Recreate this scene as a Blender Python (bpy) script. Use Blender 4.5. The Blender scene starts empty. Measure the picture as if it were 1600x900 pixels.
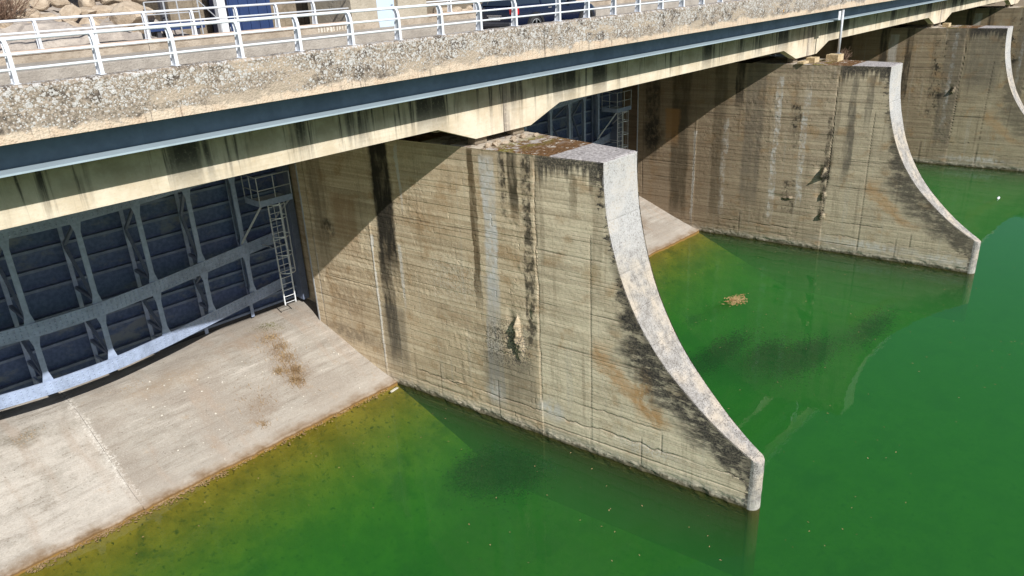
import bpy, math, random
import numpy as np
from mathutils import Vector, Matrix

random.seed(7)
SC = bpy.context.scene
COL = SC.collection
rad = math.radians

# ------------------------------------------------------------------ camera
CAM = (-20.6875, -14.5721, 17.3865)
YAW, PITCH, ROLL, FPX = 0.7677, 0.3946, -0.0487, 1175.41
fw = Vector((math.cos(YAW) * math.cos(PITCH), math.sin(YAW) * math.cos(PITCH), -math.sin(PITCH)))
rt = fw.cross(Vector((0, 0, 1))).normalized()
up = rt.cross(fw)
c_, s_ = math.cos(ROLL), math.sin(ROLL)
rt, up = c_ * rt + s_ * up, -s_ * rt + c_ * up
cd = bpy.data.cameras.new('camera')
cd.sensor_width = 36.0
cd.lens = FPX / 1600 * 36
cd.clip_start = 0.1
cd.clip_end = 4000
cam = bpy.data.objects.new('camera', cd)
COL.objects.link(cam)
cam.matrix_world = Matrix(((rt.x, up.x, -fw.x, CAM[0]), (rt.y, up.y, -fw.y, CAM[1]), (rt.z, up.z, -fw.z, CAM[2]), (0, 0, 0, 1)))
SC.camera = cam

# ------------------------------------------------------------------ sky, sun, exposure
SUN_M, SUN_A = 0.79, 0.22            # fall per metre upstream, drift along the bridge per metre upstream
sd = Vector((SUN_A, 1.0, -SUN_M)).normalized()
elev = math.asin(-sd.z)
W = bpy.data.worlds.new('World')
SC.world = W
W.use_nodes = True
wn = W.node_tree
bg = wn.nodes['Background']
sky = wn.nodes.new('ShaderNodeTexSky')
sky.sky_type = 'NISHITA'
sky.sun_disc = False
sky.sun_elevation = elev
sky.sun_rotation = math.atan2(-sd.x, -sd.y)
sky.air_density = 1.0
sky.dust_density = 0.6
sky.ozone_density = 1.2
wn.links.new(sky.outputs[0], bg.inputs[0])
bg.inputs[1].default_value = 0.075
sl = bpy.data.lights.new('sun', 'SUN')
sl.energy = 4.6
sl.angle = rad(0.53)
sl.color = (1.0, 0.97, 0.92)
sun = bpy.data.objects.new('sun', sl)
COL.objects.link(sun)
sun.rotation_euler = sd.to_track_quat('-Z', 'Y').to_euler()
sun.location = (-20, -60, 60)
SC.view_settings.view_transform = 'Standard'
SC.view_settings.look = 'None'
SC.view_settings.gamma = 1.0
SC.view_settings.exposure = 0.28
SC.view_settings.use_curve_mapping = False
SC.render.engine = 'CYCLES'
SC.cycles.max_bounces = 8
SC.cycles.diffuse_bounces = 3
SC.cycles.glossy_bounces = 4
SC.cycles.transparent_max_bounces = 8
SC.cycles.volume_bounces = 3
SC.cycles.caustics_reflective = False
SC.cycles.caustics_refractive = False
SC.cycles.sample_clamp_indirect = 6.0
SC.cycles.use_denoising = True

# ------------------------------------------------------------------ numpy noise
def h2(x, y, s=0):
    x = np.asarray(x).astype(np.int64); y = np.asarray(y).astype(np.int64)
    h = (x * 374761393 + y * 668265263 + (s + 11) * 974634777) & 0xffffffff
    h = ((h ^ (h >> 13)) * 1274126177) & 0xffffffff
    h = ((h ^ (h >> 16)) * 2246822519) & 0xffffffff
    return ((h ^ (h >> 15)) & 0xffffff) / float(0xffffff)

def vn(x, y, s=0):
    xi = np.floor(x); yi = np.floor(y)
    fx = x - xi; fy = y - yi
    fx = fx * fx * (3 - 2 * fx); fy = fy * fy * (3 - 2 * fy)
    a = h2(xi, yi, s); b = h2(xi + 1, yi, s); c = h2(xi, yi + 1, s); d = h2(xi + 1, yi + 1, s)
    return (a * (1 - fx) + b * fx) * (1 - fy) + (c * (1 - fx) + d * fx) * fy

def fbm(x, y, s=0, o=4):
    r = 0; a = 0.5
    for i in range(o):
        r = r + a * (vn(x, y, s + i) - 0.5); x = x * 2.03 + 3.1; y = y * 2.03 + 1.7; a *= 0.55
    return r

def sst(a, b, x):
    t = np.clip((x - a) / (b - a), 0, 1)
    return t * t * (3 - 2 * t)

# ------------------------------------------------------------------ node helper
class NT:
    def __init__(s, name):
        s.m = bpy.data.materials.new(name)
        s.m.use_nodes = True
        s.t = s.m.node_tree
        s.t.nodes.clear()
        s.out = s.t.nodes.new('ShaderNodeOutputMaterial')
        s._co = None
    def N(s, ty, **kw):
        n = s.t.nodes.new(ty)
        for k, v in kw.items(): setattr(n, k, v)
        return n
    def S(s, sock, v):
        if v is None: return
        if isinstance(v, bpy.types.NodeSocket): s.t.links.new(v, sock)
        elif isinstance(v, (tuple, list)):
            if len(v) == 3 and sock.type == 'RGBA': v = (*v, 1)
            sock.default_value = v
        else: sock.default_value = v
    def co(s):
        if s._co is None: s._co = s.N('ShaderNodeTexCoord').outputs['Object']
        return s._co
    def xyz(s):
        n = s.N('ShaderNodeSeparateXYZ'); s.S(n.inputs[0], s.co()); return n.outputs
    def sc(s, v, k):
        n = s.N('ShaderNodeVectorMath', operation='MULTIPLY'); s.S(n.inputs[0], v); n.inputs[1].default_value = k; return n.outputs[0]
    def math(s, op, a, b=None, c=None, clamp=False):
        n = s.N('ShaderNodeMath', operation=op, use_clamp=clamp)
        s.S(n.inputs[0], a); s.S(n.inputs[1], b); s.S(n.inputs[2], c); return n.outputs[0]
    def mr(s, x, a, b, c=0.0, d=1.0, smooth=True):
        n = s.N('ShaderNodeMapRange', interpolation_type='SMOOTHSTEP' if smooth else 'LINEAR')
        s.S(n.inputs[0], x); s.S(n.inputs[1], a); s.S(n.inputs[2], b); s.S(n.inputs[3], c); s.S(n.inputs[4], d); return n.outputs[0]
    def mix(s, f, a, b, mode='MIX'):
        n = s.N('ShaderNodeMix', data_type='RGBA', blend_type=mode)
        s.S(n.inputs[0], f); s.S(n.inputs[6], a); s.S(n.inputs[7], b); return n.outputs[2]
    def noise(s, scale=1.0, k=None, det=4, rough=0.55, vec=None, dist=0.0):
        v = vec or s.co()
        if k: v = s.sc(v, k)
        n = s.N('ShaderNodeTexNoise'); s.S(n.inputs['Vector'], v)
        n.inputs['Scale'].default_value = scale; n.inputs['Detail'].default_value = det
        n.inputs['Roughness'].default_value = rough; n.inputs['Distortion'].default_value = dist
        return n.outputs[0]
    def vor(s, scale, k=None, feature='F1', rnd=1.0):
        v = s.co()
        if k: v = s.sc(v, k)
        n = s.N('ShaderNodeTexVoronoi', feature=feature); s.S(n.inputs['Vector'], v)
        n.inputs['Scale'].default_value = scale; n.inputs['Randomness'].default_value = rnd
        return n.outputs
    def attr(s, name):
        return s.N('ShaderNodeAttribute', attribute_name=name).outputs['Fac']
    def bump(s, h, dist=0.02, strength=1.0, nrm=None):
        n = s.N('ShaderNodeBump'); n.inputs['Strength'].default_value = strength; n.inputs['Distance'].default_value = dist
        s.S(n.inputs['Height'], h); s.S(n.inputs['Normal'], nrm); return n.outputs[0]
    def pr(s, col, rough=0.8, metal=0.0, nrm=None, spec=0.3, coat=0.0):
        p = s.N('ShaderNodeBsdfPrincipled')
        s.S(p.inputs['Base Color'], col); s.S(p.inputs['Roughness'], rough); s.S(p.inputs['Metallic'], metal)
        p.inputs['Specular IOR Level'].default_value = spec
        if coat: p.inputs['Coat Weight'].default_value = coat; p.inputs['Coat Roughness'].default_value = 0.06
        s.S(p.inputs['Normal'], nrm)
        s.t.links.new(p.outputs[0], s.out.inputs[0]); return s.m

def paint(name, col, rough=0.5, var=0.25, metal=0.0, scale=3.0, spec=0.4, bumpd=0.003, coat=0.0):
    g = NT(name)
    n = g.noise(scale, det=6, rough=0.65)
    n2 = g.noise(scale * 7, det=3)
    f = g.math('ADD', g.math('MULTIPLY', n, 0.7), g.math('MULTIPLY', n2, 0.3))
    d = tuple(c * (1 - var) for c in col)
    u = tuple(min(1, c * (1 + var)) for c in col)
    return g.pr(g.mix(g.mr(f, 0.3, 0.7), d, u), g.mr(f, 0.3, 0.7, rough + 0.1, rough - 0.08), metal, g.bump(n2, bumpd), spec, coat)

MT = {}

def streaks(g, col, lst, yw, z, nz, nf):
    """stains that ran down the wall: (colour, y, half width, z bottom, z top, strength, breakup)"""
    for (c, yc, hw, zb, zt, st, br) in lst:
        d = g.math('ABSOLUTE', g.math('SUBTRACT', yw, yc))
        m = g.mr(d, hw * 0.68, hw * 1.06, 1.0, 0.0)
        m = g.math('MULTIPLY', m, g.mr(z, zb - 0.25, zb + min(1.6, (zt - zb) * 0.5), 0.0, 1.0))
        m = g.math('MULTIPLY', m, g.mr(z, zt - 0.05, zt + 0.12, 1.0, 0.0))
        if br > 0:
            m = g.math('MULTIPLY', m, g.mr(nf if br > 0.5 else nz, 0.28 + 0.22 * br, 0.5 + 0.15 * br, 1 - br if br < 0.6 else 0.15, 1.0))
        m = g.math('MULTIPLY', m, st, clamp=True)
        col = g.mix(m, col, c)
    return col

def blob(g, yw, z, yc, zc, ry, rz):
    a = g.math('DIVIDE', g.math('SUBTRACT', yw, yc), ry); b = g.math('DIVIDE', g.math('SUBTRACT', z, zc), rz)
    return g.mr(g.math('SQRT', g.math('ADD', g.math('MULTIPLY', a, a), g.math('MULTIPLY', b, b))), 0.25, 1.15, 1.0, 0.0)

BLK = (0.028, 0.025, 0.020); WHT = (0.63, 0.61, 0.58); BRN = (0.10, 0.065, 0.030); DBR = (0.045, 0.036, 0.022); GRY = (0.12, 0.105, 0.085)

def mat_pier(name, lst, blobs, left, right, darkleft=0.0, topdark=0.9, tri=1.0):
    g = NT(name)
    X, Y, Z = g.xyz()
    w1 = g.noise(1.0, k=(1, 1.4, 0.35), det=3)
    yw = g.math('ADD', Y, g.math('MULTIPLY', g.math('SUBTRACT', w1, 0.5), 0.45))
    w2 = g.noise(5.0, det=3)
    yw = g.math('ADD', yw, g.math('MULTIPLY', g.math('SUBTRACT', w2, 0.5), 0.16))
    zw = g.math('ADD', Z, g.math('MULTIPLY', g.math('SUBTRACT', g.noise(1.3, k=(1, 1, 1), det=5, rough=0.7), 0.5), 0.9))
    nz = g.noise(1.0, k=(1, 3.0, 0.6), det=5, rough=0.65)
    nf = g.noise(2.2, k=(1, 1.4, 1.0), det=5, rough=0.7)
    big = g.noise(0.35, det=5, rough=0.6)
    fine = g.noise(14.0, det=4, rough=0.7)
    boards = g.noise(1.0, k=(0.3, 0.14, 8.0), det=3, rough=0.5)
    hb = g.mr(Y, 2.74, 2.76, 0.155, 0.24)
    rowf = g.math('DIVIDE', Z, hb); row = g.math('FLOOR', rowf); fr = g.math('FRACT', rowf)
    wr = g.N('ShaderNodeTexWhiteNoise', noise_dimensions='1D'); g.S(wr.inputs['W'], row)
    seg = g.math('FLOOR', g.math('ADD', g.math('DIVIDE', Y, 2.6), g.math('MULTIPLY', wr.outputs[0], 7.0)))
    ws = g.N('ShaderNodeTexWhiteNoise', noise_dimensions='2D'); cb = g.N('ShaderNodeCombineXYZ'); g.S(cb.inputs[0], row); g.S(cb.inputs[1], seg); g.S(ws.inputs['Vector'], cb.outputs[0])
    bt = ws.outputs['Value']
    gl = g.math('MULTIPLY', g.mr(g.math('MINIMUM', fr, g.math('SUBTRACT', 1.0, fr)), 0.0, 0.11, 1.0, 0.0), g.mr(nf, 0.44, 0.60))
    # two pours of different concrete either side of the upright joint
    side = g.mr(Y, 2.70, 2.80)
    col = g.mix(side, right, left)
    col = g.mix(g.mr(big, 0.38, 0.62, 0.0, 0.5), col, tuple(c * 0.72 for c in left))
    col = g.mix(g.mr(boards, 0.42, 0.68, 0.0, 0.45), col, tuple(min(1, c * 1.25) for c in right))
    col = g.mix(g.mr(boards, 0.30, 0.46, 0.32, 0.0), col, tuple(c * 0.55 for c in left))
    col = g.mix(g.mr(bt, 0.70, 1.0, 0.0, 0.30, smooth=False), col, tuple(c * 0.6 for c in left))
    col = g.mix(g.mr(bt, 0.0, 0.30, 0.30, 0.0, smooth=False), col, tuple(min(1, c * 1.25) for c in right))
    rusty = g.noise(0.9, k=(1, 1, 1.2), det=4)
    col = g.mix(g.mr(rusty, 0.54, 0.70, 0.0, 0.48), col, (0.36, 0.21, 0.09))
    vstr = g.noise(1.0, k=(1, 3.2, 0.16), det=4, rough=0.6)
    col = g.mix(g.mr(vstr, 0.55, 0.70, 0.0, 0.45), col, tuple(c * 0.45 for c in left))
    col = g.mix(g.mr(vstr, 0.30, 0.42, 0.30, 0.0), col, (0.46, 0.43, 0.37))
    col = g.mix(g.mr(fine, 0.52, 0.68, 0.0, 0.35), col, tuple(min(1, c * 1.35) for c in right))
    col = g.mix(g.mr(fine, 0.32, 0.46, 0.45, 0.0), col, tuple(c * 0.5 for c in left))
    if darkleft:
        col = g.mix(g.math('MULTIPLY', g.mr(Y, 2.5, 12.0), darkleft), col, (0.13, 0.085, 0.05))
    col = streaks(g, col, lst, yw, Z, nz, nf)
    for (c, yc, zc, ry, rz, st, sp) in blobs:
        m = blob(g, yw, zw, yc, zc, ry, rz)
        if sp: m = g.math('MULTIPLY', m, g.mr(fine, 0.46, 0.58))
        else: m = g.math('MULTIPLY', m, g.mr(nf, 0.34, 0.56))
        col = g.mix(g.math('MULTIPLY', m, st, clamp=True), col, c)
    # black drips below the top edge of the downstream part
    dn = g.noise(1.0, k=(1, 2.6, 0.12), det=5, rough=0.7)
    dlen = g.mr(dn, 0.35, 0.72, 0.15, 1.9, smooth=False)
    dm = g.mr(g.math('SUBTRACT', 11.55, Z), g.math('MULTIPLY', dlen, 0.35), dlen, 1.0, 0.0)
    dm = g.math('MULTIPLY', dm, g.mr(Y, 2.4, 3.0, 1.0, 0.15))
    dm = g.math('MULTIPLY', dm, g.mr(fine, 0.36, 0.52, 0.55, 1.0))
    col = g.mix(g.math('MULTIPLY', dm, topdark, clamp=True), col, (0.035, 0.033, 0.032))
    # soot-black growth along the curved downstream edge, rust behind it
    nd = g.attr('nose_dist')
    sn = g.noise(1.0, k=(1, 0.8, 1.5), det=6, rough=0.72)
    ndw = g.math('ADD', nd, g.math('MULTIPLY', g.math('SUBTRACT', sn, 0.5), 2.8))
    wid = g.math('MULTIPLY', g.mr(zw, 7.8, 3.8, 0.10, 2.7), g.mr(zw, 0.9, 2.0, 0.05, 1.0))
    sp = g.noise(1.7, k=(1, 0.8, 2.4), det=6, rough=0.78)
    tm = g.math('MULTIPLY', g.mr(ndw, g.math('MULTIPLY', wid, 0.40), wid, 1.0, 0.0), g.mr(sp, 0.38, 0.52, 0.35, 1.0))
    edge_ = g.mr(nd, 0.10, 0.45, 0.8, 0.0)
    tm = g.math('MAXIMUM', tm, g.math('MULTIPLY', edge_, g.math('MULTIPLY', g.mr(zw, 9.5, 6.5, 0.1, 1.0), g.mr(zw, 0.8, 1.6, 0.0, 1.0))))
    om = g.math('MULTIPLY', g.mr(g.math('ABSOLUTE', g.math('SUBTRACT', ndw, g.math('ADD', wid, 0.15))), 0.0, 0.75, 1.0, 0.0), g.math('MULTIPLY', g.mr(zw, 2.0, 2.6), g.mr(zw, 4.2, 5.4, 1.0, 0.0)))
    col = g.mix(g.math('MULTIPLY', om, 0.7 * tri), col, (0.46, 0.25, 0.10))
    col = g.mix(g.math('MULTIPLY', g.math('MULTIPLY', tm, g.mr(fine, 0.36, 0.60, 0.8, 1.0)), tri, clamp=True), col, (0.045, 0.041, 0.038))
    # pale water-worn band and the algae below the water line
    wl = g.math('ADD', Z, g.math('MULTIPLY', g.math('SUBTRACT', nf, 0.5), 0.7))
    col = g.mix(g.mr(wl, 0.15, 0.55, 0.55, 0.0), col, (0.47, 0.44, 0.38))
    col = g.mix(g.math('MULTIPLY', g.mr(wl, 0.08, 0.26, 1.0, 0.0), 0.85), col, (0.075, 0.065, 0.035))
    col = g.mix(g.mr(Z, 0.0, 0.05, 1.0, 0.0), col, (0.050, 0.047, 0.012))
    crack = g.attr('crack')
    col = g.mix(g.math('MULTIPLY', crack, 0.75, clamp=True), col, (0.05, 0.04, 0.03))
    hgt = g.math('ADD', g.math('SUBTRACT', g.math('MULTIPLY', bt, 0.26), g.math('MULTIPLY', gl, 0.42)), g.math('ADD', g.math('MULTIPLY', fine, 0.35), g.math('MULTIPLY', nf, 0.4)))
    return g.pr(col, 0.9, nrm=g.bump(hgt, 0.035, 0.35), spec=0.15)

P1S = [(BLK, 10.45, 0.62, 5.2, 11.8, 0.98, 0.25), (BLK, 10.75, 0.38, 0.9, 6.5, 0.85, 0.45), (GRY, 10.6, 0.75, 0.2, 4.0, 0.5, 0.3),
       (WHT, 9.40, 0.09, 8.3, 11.3, 0.8, 0.4), (WHT, 9.75, 0.12, 3.8, 7.0, 0.7, 0.5), (WHT, 11.42, 0.08, 0.3, 7.2, 0.8, 0.35),
       (WHT, 15.3, 0.05, 2.0, 6.5, 0.5, 0.5), (BRN, 5.62, 0.17, 4.6, 11.5, 0.85, 0.3), (WHT, 4.85, 0.38, 4.6, 11.3, 0.95, 0.55),
       ((0.46, 0.46, 0.46), 4.95, 0.42, 0.4, 6.5, 0.55, 0.5), (DBR, 3.70, 0.24, 8.7, 11.6, 0.92, 0.45), (BLK, 4.15, 0.17, 8.3, 11.5, 0.85, 0.8),
       (BLK, 3.08, 0.24, 3.0, 11.5, 0.85, 0.6), (BRN, 1.15, 0.13, 9.4, 11.0, 0.5, 0.3), (BRN, 0.25, 0.25, 6.2, 11.0, 0.35, 0.4),
       (GRY, 4.3, 1.5, 0.6, 3.2, 0.5, 0.3), ((0.09, 0.065, 0.04), 14.6, 0.5, 5.0, 12, 0.4, 0.5), ((0.30, 0.17, 0.08), 13.0, 0.9, 5.8, 8.8, 0.5, 0.5)]
P1B = [((0.50, 0.27, 0.10), -1.65, 3.3, 0.5, 1.3, 0.8, False), ((0.50, 0.27, 0.10), -2.2, 2.5, 0.45, 0.7, 0.7, False), ((0.36, 0.22, 0.11), 8.2, 8.3, 1.8, 0.8, 0.5, False), ((0.30, 0.20, 0.12), 7.2, 4.3, 2.6, 0.6, 0.45, False), ((0.34, 0.24, 0.15), 13.2, 3.6, 1.6, 1.2, 0.55, False), ((0.22, 0.17, 0.12), 13.5, 1.9, 2.4, 0.5, 0.7, False), ((0.62, 0.58, 0.50), 7.0, 6.0, 1.8, 1.4, 0.4, True), (BLK, 4.35, 3.75, 1.75, 1.5, 0.85, True), ((0.10, 0.09, 0.085), 3.9, 3.8, 1.0, 1.3, 0.6, True), (WHT, 2.35, 1.35, 0.75, 0.55, 0.75, False),
       (BLK, 14.2, 7.1, 0.5, 0.45, 0.8, False), (WHT, 5.1, 1.3, 0.5, 0.7, 0.5, False), (WHT, -1.8, 1.05, 1.6, 0.35, 0.5, True), ((0.42, 0.27, 0.12), 0.4, 7.5, 0.6, 0.6, 0.35, False)]
P2S = [(WHT, 6.1, 0.20, 1.0, 10.8, 0.7, 0.75), (WHT, 4.4, 0.22, 2.5, 10.2, 0.75, 0.75), (WHT, 9.4, 0.22, 1.0, 8.0, 0.4, 0.75), (BLK, 8.6, 0.3, 8.3, 11.8, 0.85, 0.45),
       (GRY, 7.6, 0.7, 2.0, 11.6, 0.55, 0.4), (BLK, 5.0, 0.42, 5.8, 9.2, 0.9, 0.9), (BLK, 5.0, 0.45, 1.5, 4.4, 0.75, 0.9), (BLK, 2.85, 0.22, 1.4, 8.5, 0.75, 0.6),
       (GRY, 1.75, 0.24, 4.2, 10.9, 0.75, 0.5), (GRY, 0.9, 0.2, 7.5, 11.0, 0.6, 0.5), (DBR, 12.6, 0.7, 0.5, 11.8, 0.7, 0.4), (BLK, 14.7, 0.6, 4.5, 11.8, 0.75, 0.55),
       (WHT, 11.5, 0.10, 0.3, 7.0, 0.5, 0.4), (DBR, 9.9, 0.5, 0.8, 11.8, 0.5, 0.4), ((0.34, 0.18, 0.07), 13.2, 0.6, 5.8, 8.4, 0.7, 0.3)]
P2B = [(WHT, 0.0, 0.75, 3.5, 0.35, 0.6, False), (BLK, 14.6, 6.6, 0.9, 1.2, 0.85, False), (BLK, 2.9, 4.8, 0.35, 0.9, 0.85, False), (WHT, -4.6, 0.62, 2.2, 0.3, 0.6, False)]
P3S = [(BLK, 4.5, 0.55, 3.5, 10.6, 0.9, 0.9), (WHT, 3.5, 0.22, 3.0, 11.2, 0.75, 0.75), (GRY, 3.4, 0.8, 1.0, 11.6, 0.6, 0.3), (BLK, 7.0, 0.3, 5.0, 11.8, 0.8, 0.5), (BLK, 9.0, 0.4, 5.0, 11.8, 0.8, 0.5),
       (WHT, 8.2, 0.4, 7.5, 11.0, 0.5, 0.5), (DBR, 12.5, 0.9, 0.5, 11.8, 0.7, 0.4), (GRY, 1.2, 1.4, 6.0, 11.6, 0.6, 0.3)]
P3B = [(WHT, 0.5, 0.7, 3.2, 0.3, 0.6, False), (BLK, 4.3, 6.1, 0.9, 0.4, 0.9, False)]
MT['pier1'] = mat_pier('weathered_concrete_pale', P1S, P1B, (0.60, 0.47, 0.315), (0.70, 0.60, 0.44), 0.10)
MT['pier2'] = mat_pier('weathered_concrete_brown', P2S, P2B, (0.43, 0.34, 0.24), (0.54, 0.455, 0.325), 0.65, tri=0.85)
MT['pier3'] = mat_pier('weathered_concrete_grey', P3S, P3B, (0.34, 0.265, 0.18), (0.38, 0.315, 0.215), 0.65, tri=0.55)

def mat_nose(name):
    g = NT(name)
    X, Y, Z = g.xyz()
    f = g.noise(19.0, det=5, rough=0.75); m = g.noise(2.2, det=4); b = g.noise(0.8, det=5, rough=0.65)
    v = g.vor(13.0)
    bp = g.noise(3.2, det=5, rough=0.7)
    col = g.mix(g.mr(g.math('ADD', g.math('MULTIPLY', f, 0.6), g.math('MULTIPLY', bp, 0.4)), 0.36, 0.62), (0.20, 0.18, 0.16), (0.47, 0.45, 0.43))
    col = g.mix(g.mr(b, 0.45, 0.65, 0.0, 0.6), col, (0.60, 0.50, 0.38))
    col = g.mix(g.math('MULTIPLY', g.mr(g.math('ADD', m, g.mr(Z, 8.0, 4.0, -0.05, 0.08)), 0.50, 0.62), g.mr(v['Distance'], 0.20, 0.32, 0.8, 0.0)), col, (0.08, 0.07, 0.065))
    st_ = g.noise(1.0, k=(7, 1.2, 0.5), det=4, rough=0.65)
    col = g.mix(g.mr(st_, 0.56, 0.70, 0.0, 0.5), col, (0.20, 0.18, 0.16))
    col = g.mix(g.math('MULTIPLY', g.mr(Z, 7.2, 9.5, 0.0, 0.75), g.mr(f, 0.36, 0.5)), col, (0.52, 0.515, 0.515))
    col = g.mix(g.mr(Z, 0.15, 0.5, 0.45, 0.0), col, (0.55, 0.52, 0.46))
    col = g.mix(g.mr(Z, -0.02, 0.03, 1.0, 0.0), col, (0.06, 0.055, 0.012))
    return g.pr(col, 0.92, nrm=g.bump(g.math('ADD', f, g.math('MULTIPLY', g.noise(30, det=3), 0.5)), 0.035, 0.8), spec=0.12)
MT['nose'] = mat_nose('lichened_nose_concrete')

def mat_top():
    g = NT('pier_top_concrete')
    X, Y, Z = g.xyz()
    f = g.noise(9.0, det=5, rough=0.7); m = g.noise(1.8, det=5, rough=0.65); s = g.noise(3.5, det=5, rough=0.7)
    yw = g.math('ADD', Y, g.math('MULTIPLY', g.math('SUBTRACT', s, 0.5), 0.12))
    grey = g.mix(g.mr(f, 0.38, 0.62), (0.27, 0.245, 0.24), (0.50, 0.47, 0.46))
    grey = g.mix(g.math('MULTIPLY', g.mr(s, 0.60, 0.66), 0.8), grey, (0.06, 0.055, 0.05))
    moss = g.mix(g.mr(f, 0.4, 0.6), (0.10, 0.052, 0.022), (0.19, 0.105, 0.05))
    grn = g.mix(g.mr(f, 0.4, 0.6), (0.12, 0.10, 0.028), (0.22, 0.20, 0.06))
    moss = g.mix(g.math('MULTIPLY', g.mr(m, 0.44, 0.56), g.mr(Y, 3.0, 4.3)), moss, grn)
    moss = g.mix(g.mr(s, 0.56, 0.62), moss, (0.55, 0.50, 0.43))
    moss = g.mix(g.math('MULTIPLY', g.mr(m, 0.36, 0.46, 1.0, 0.0), g.mr(Y, 2.6, 4.4)), moss, (0.42, 0.39, 0.36))
    col = g.mix(g.mr(yw, 2.05, 2.15), grey, moss)
    col = g.mix(g.math('MULTIPLY', g.mr(Y, 4.4, 5.2), g.mr(m, 0.40, 0.52)), col, (0.52, 0.46, 0.38))
    return g.pr(col, 0.95, nrm=g.bump(f, 0.04, 0.8), spec=0.1)
MT['top'] = mat_top()

def mat_parapet():
    g = NT('lichen_covered_parapet')
    X, Y, Z = g.xyz()
    v = g.vor(8.0, k=(1, 0.6, 1)); v2 = g.vor(15.0, k=(1, 0.6, 1)); v3 = g.vor(29.0, k=(1, 0.6, 1))
    n = g.noise(0.7, k=(1, 1, 1.4), det=5, rough=0.65); f = g.noise(16.0, det=4, rough=0.7); m = g.noise(2.4, det=4, rough=0.7)
    base = g.mix(g.mr(f, 0.35, 0.65), (0.17, 0.14, 0.112), (0.40, 0.335, 0.27))
    base = g.mix(g.math('MULTIPLY', g.mr(m, 0.52, 0.64), 0.85), base, (0.07, 0.058, 0.05))
    pl = g.noise(0.45, k=(1, 1, 2.5), det=5, rough=0.65)
    base = g.mix(g.mr(pl, 0.52, 0.60, 0.0, 0.85), base, g.mix(f, (0.36, 0.29, 0.22), (0.50, 0.42, 0.335)))
    amt = g.math('ADD', g.mr(Z, 14.85, 15.55, -0.06, 0.20), g.math('ADD', g.math('MULTIPLY', g.math('SUBTRACT', n, 0.5), 1.6), g.mr(pl, 0.52, 0.62, 0.06, -0.25)))
    def discs(vo, lo, r0):
        sep = g.N('ShaderNodeSeparateColor'); g.S(sep.inputs[0], vo['Color'])
        r = g.math('MULTIPLY', sep.outputs[0], r0)
        d = g.math('ADD', vo['Distance'], g.math('MULTIPLY', g.math('SUBTRACT', f, 0.5), 0.22))
        on = g.mr(g.math('ADD', sep.outputs[1], amt), lo, lo + 0.04)
        inside = g.mr(g.math('SUBTRACT', r, d), 0.0, 0.06)
        ring = g.mr(g.math('ABSOLUTE', g.math('SUBTRACT', g.math('MULTIPLY', r, 0.55), d)), 0.02, 0.08, 0.45, 1.0)
        return g.math('MULTIPLY', on, inside), ring
    wcol = g.mix(g.noise(6.0, det=2), (0.40, 0.38, 0.36), (0.66, 0.65, 0.64))
    for vo, lo, r0 in ((v3, 0.60, 0.70), (v2, 0.62, 0.66), (v, 0.80, 0.62)):
        k, ring = discs(vo, lo, r0)
        base = g.mix(k, base, g.mix(ring, (0.30, 0.28, 0.25), wcol))
    sep = g.N('ShaderNodeSeparateColor'); g.S(sep.inputs[0], g.vor(1.6, k=(1, 0.6, 1))['Color'])
    vd = g.vor(1.6, k=(1, 0.6, 1))['Distance']
    base = g.mix(g.math('MULTIPLY', g.mr(sep.outputs[2], 0.86, 0.9), g.mr(vd, 0.07, 0.13, 1.0, 0.0)), base, (0.55, 0.27, 0.04))
    # bare, paler lower edge with thin upright drips
    drip = g.noise(1.0, k=(11, 1, 0.5), det=4, rough=0.7)
    low = g.mix(g.mr(drip, 0.55, 0.68), (0.60, 0.495, 0.385), (0.20, 0.165, 0.14))
    low = g.mix(g.mr(m, 0.4, 0.6, 0.0, 0.4), low, (0.56, 0.40, 0.28))
    edge = g.math('ADD', 14.80, g.math('MULTIPLY', g.math('SUBTRACT', n, 0.5), 1.1))
    zz = g.math('SUBTRACT', Z, edge)
    zz = g.math('ADD', zz, g.math('MULTIPLY', g.math('SUBTRACT', f, 0.5), 0.2))
    col = g.mix(g.mr(zz, -0.05, 0.06), low, base)
    h = g.math('ADD', g.math('MULTIPLY', f, 0.5), g.math('ADD', g.math('MULTIPLY', v2['Distance'], -0.5), g.math('MULTIPLY', v3['Distance'], -0.35)))
    return g.pr(col, 0.95, nrm=g.bump(h, 0.035, 0.8), spec=0.1)
MT['parapet'] = mat_parapet()

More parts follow.
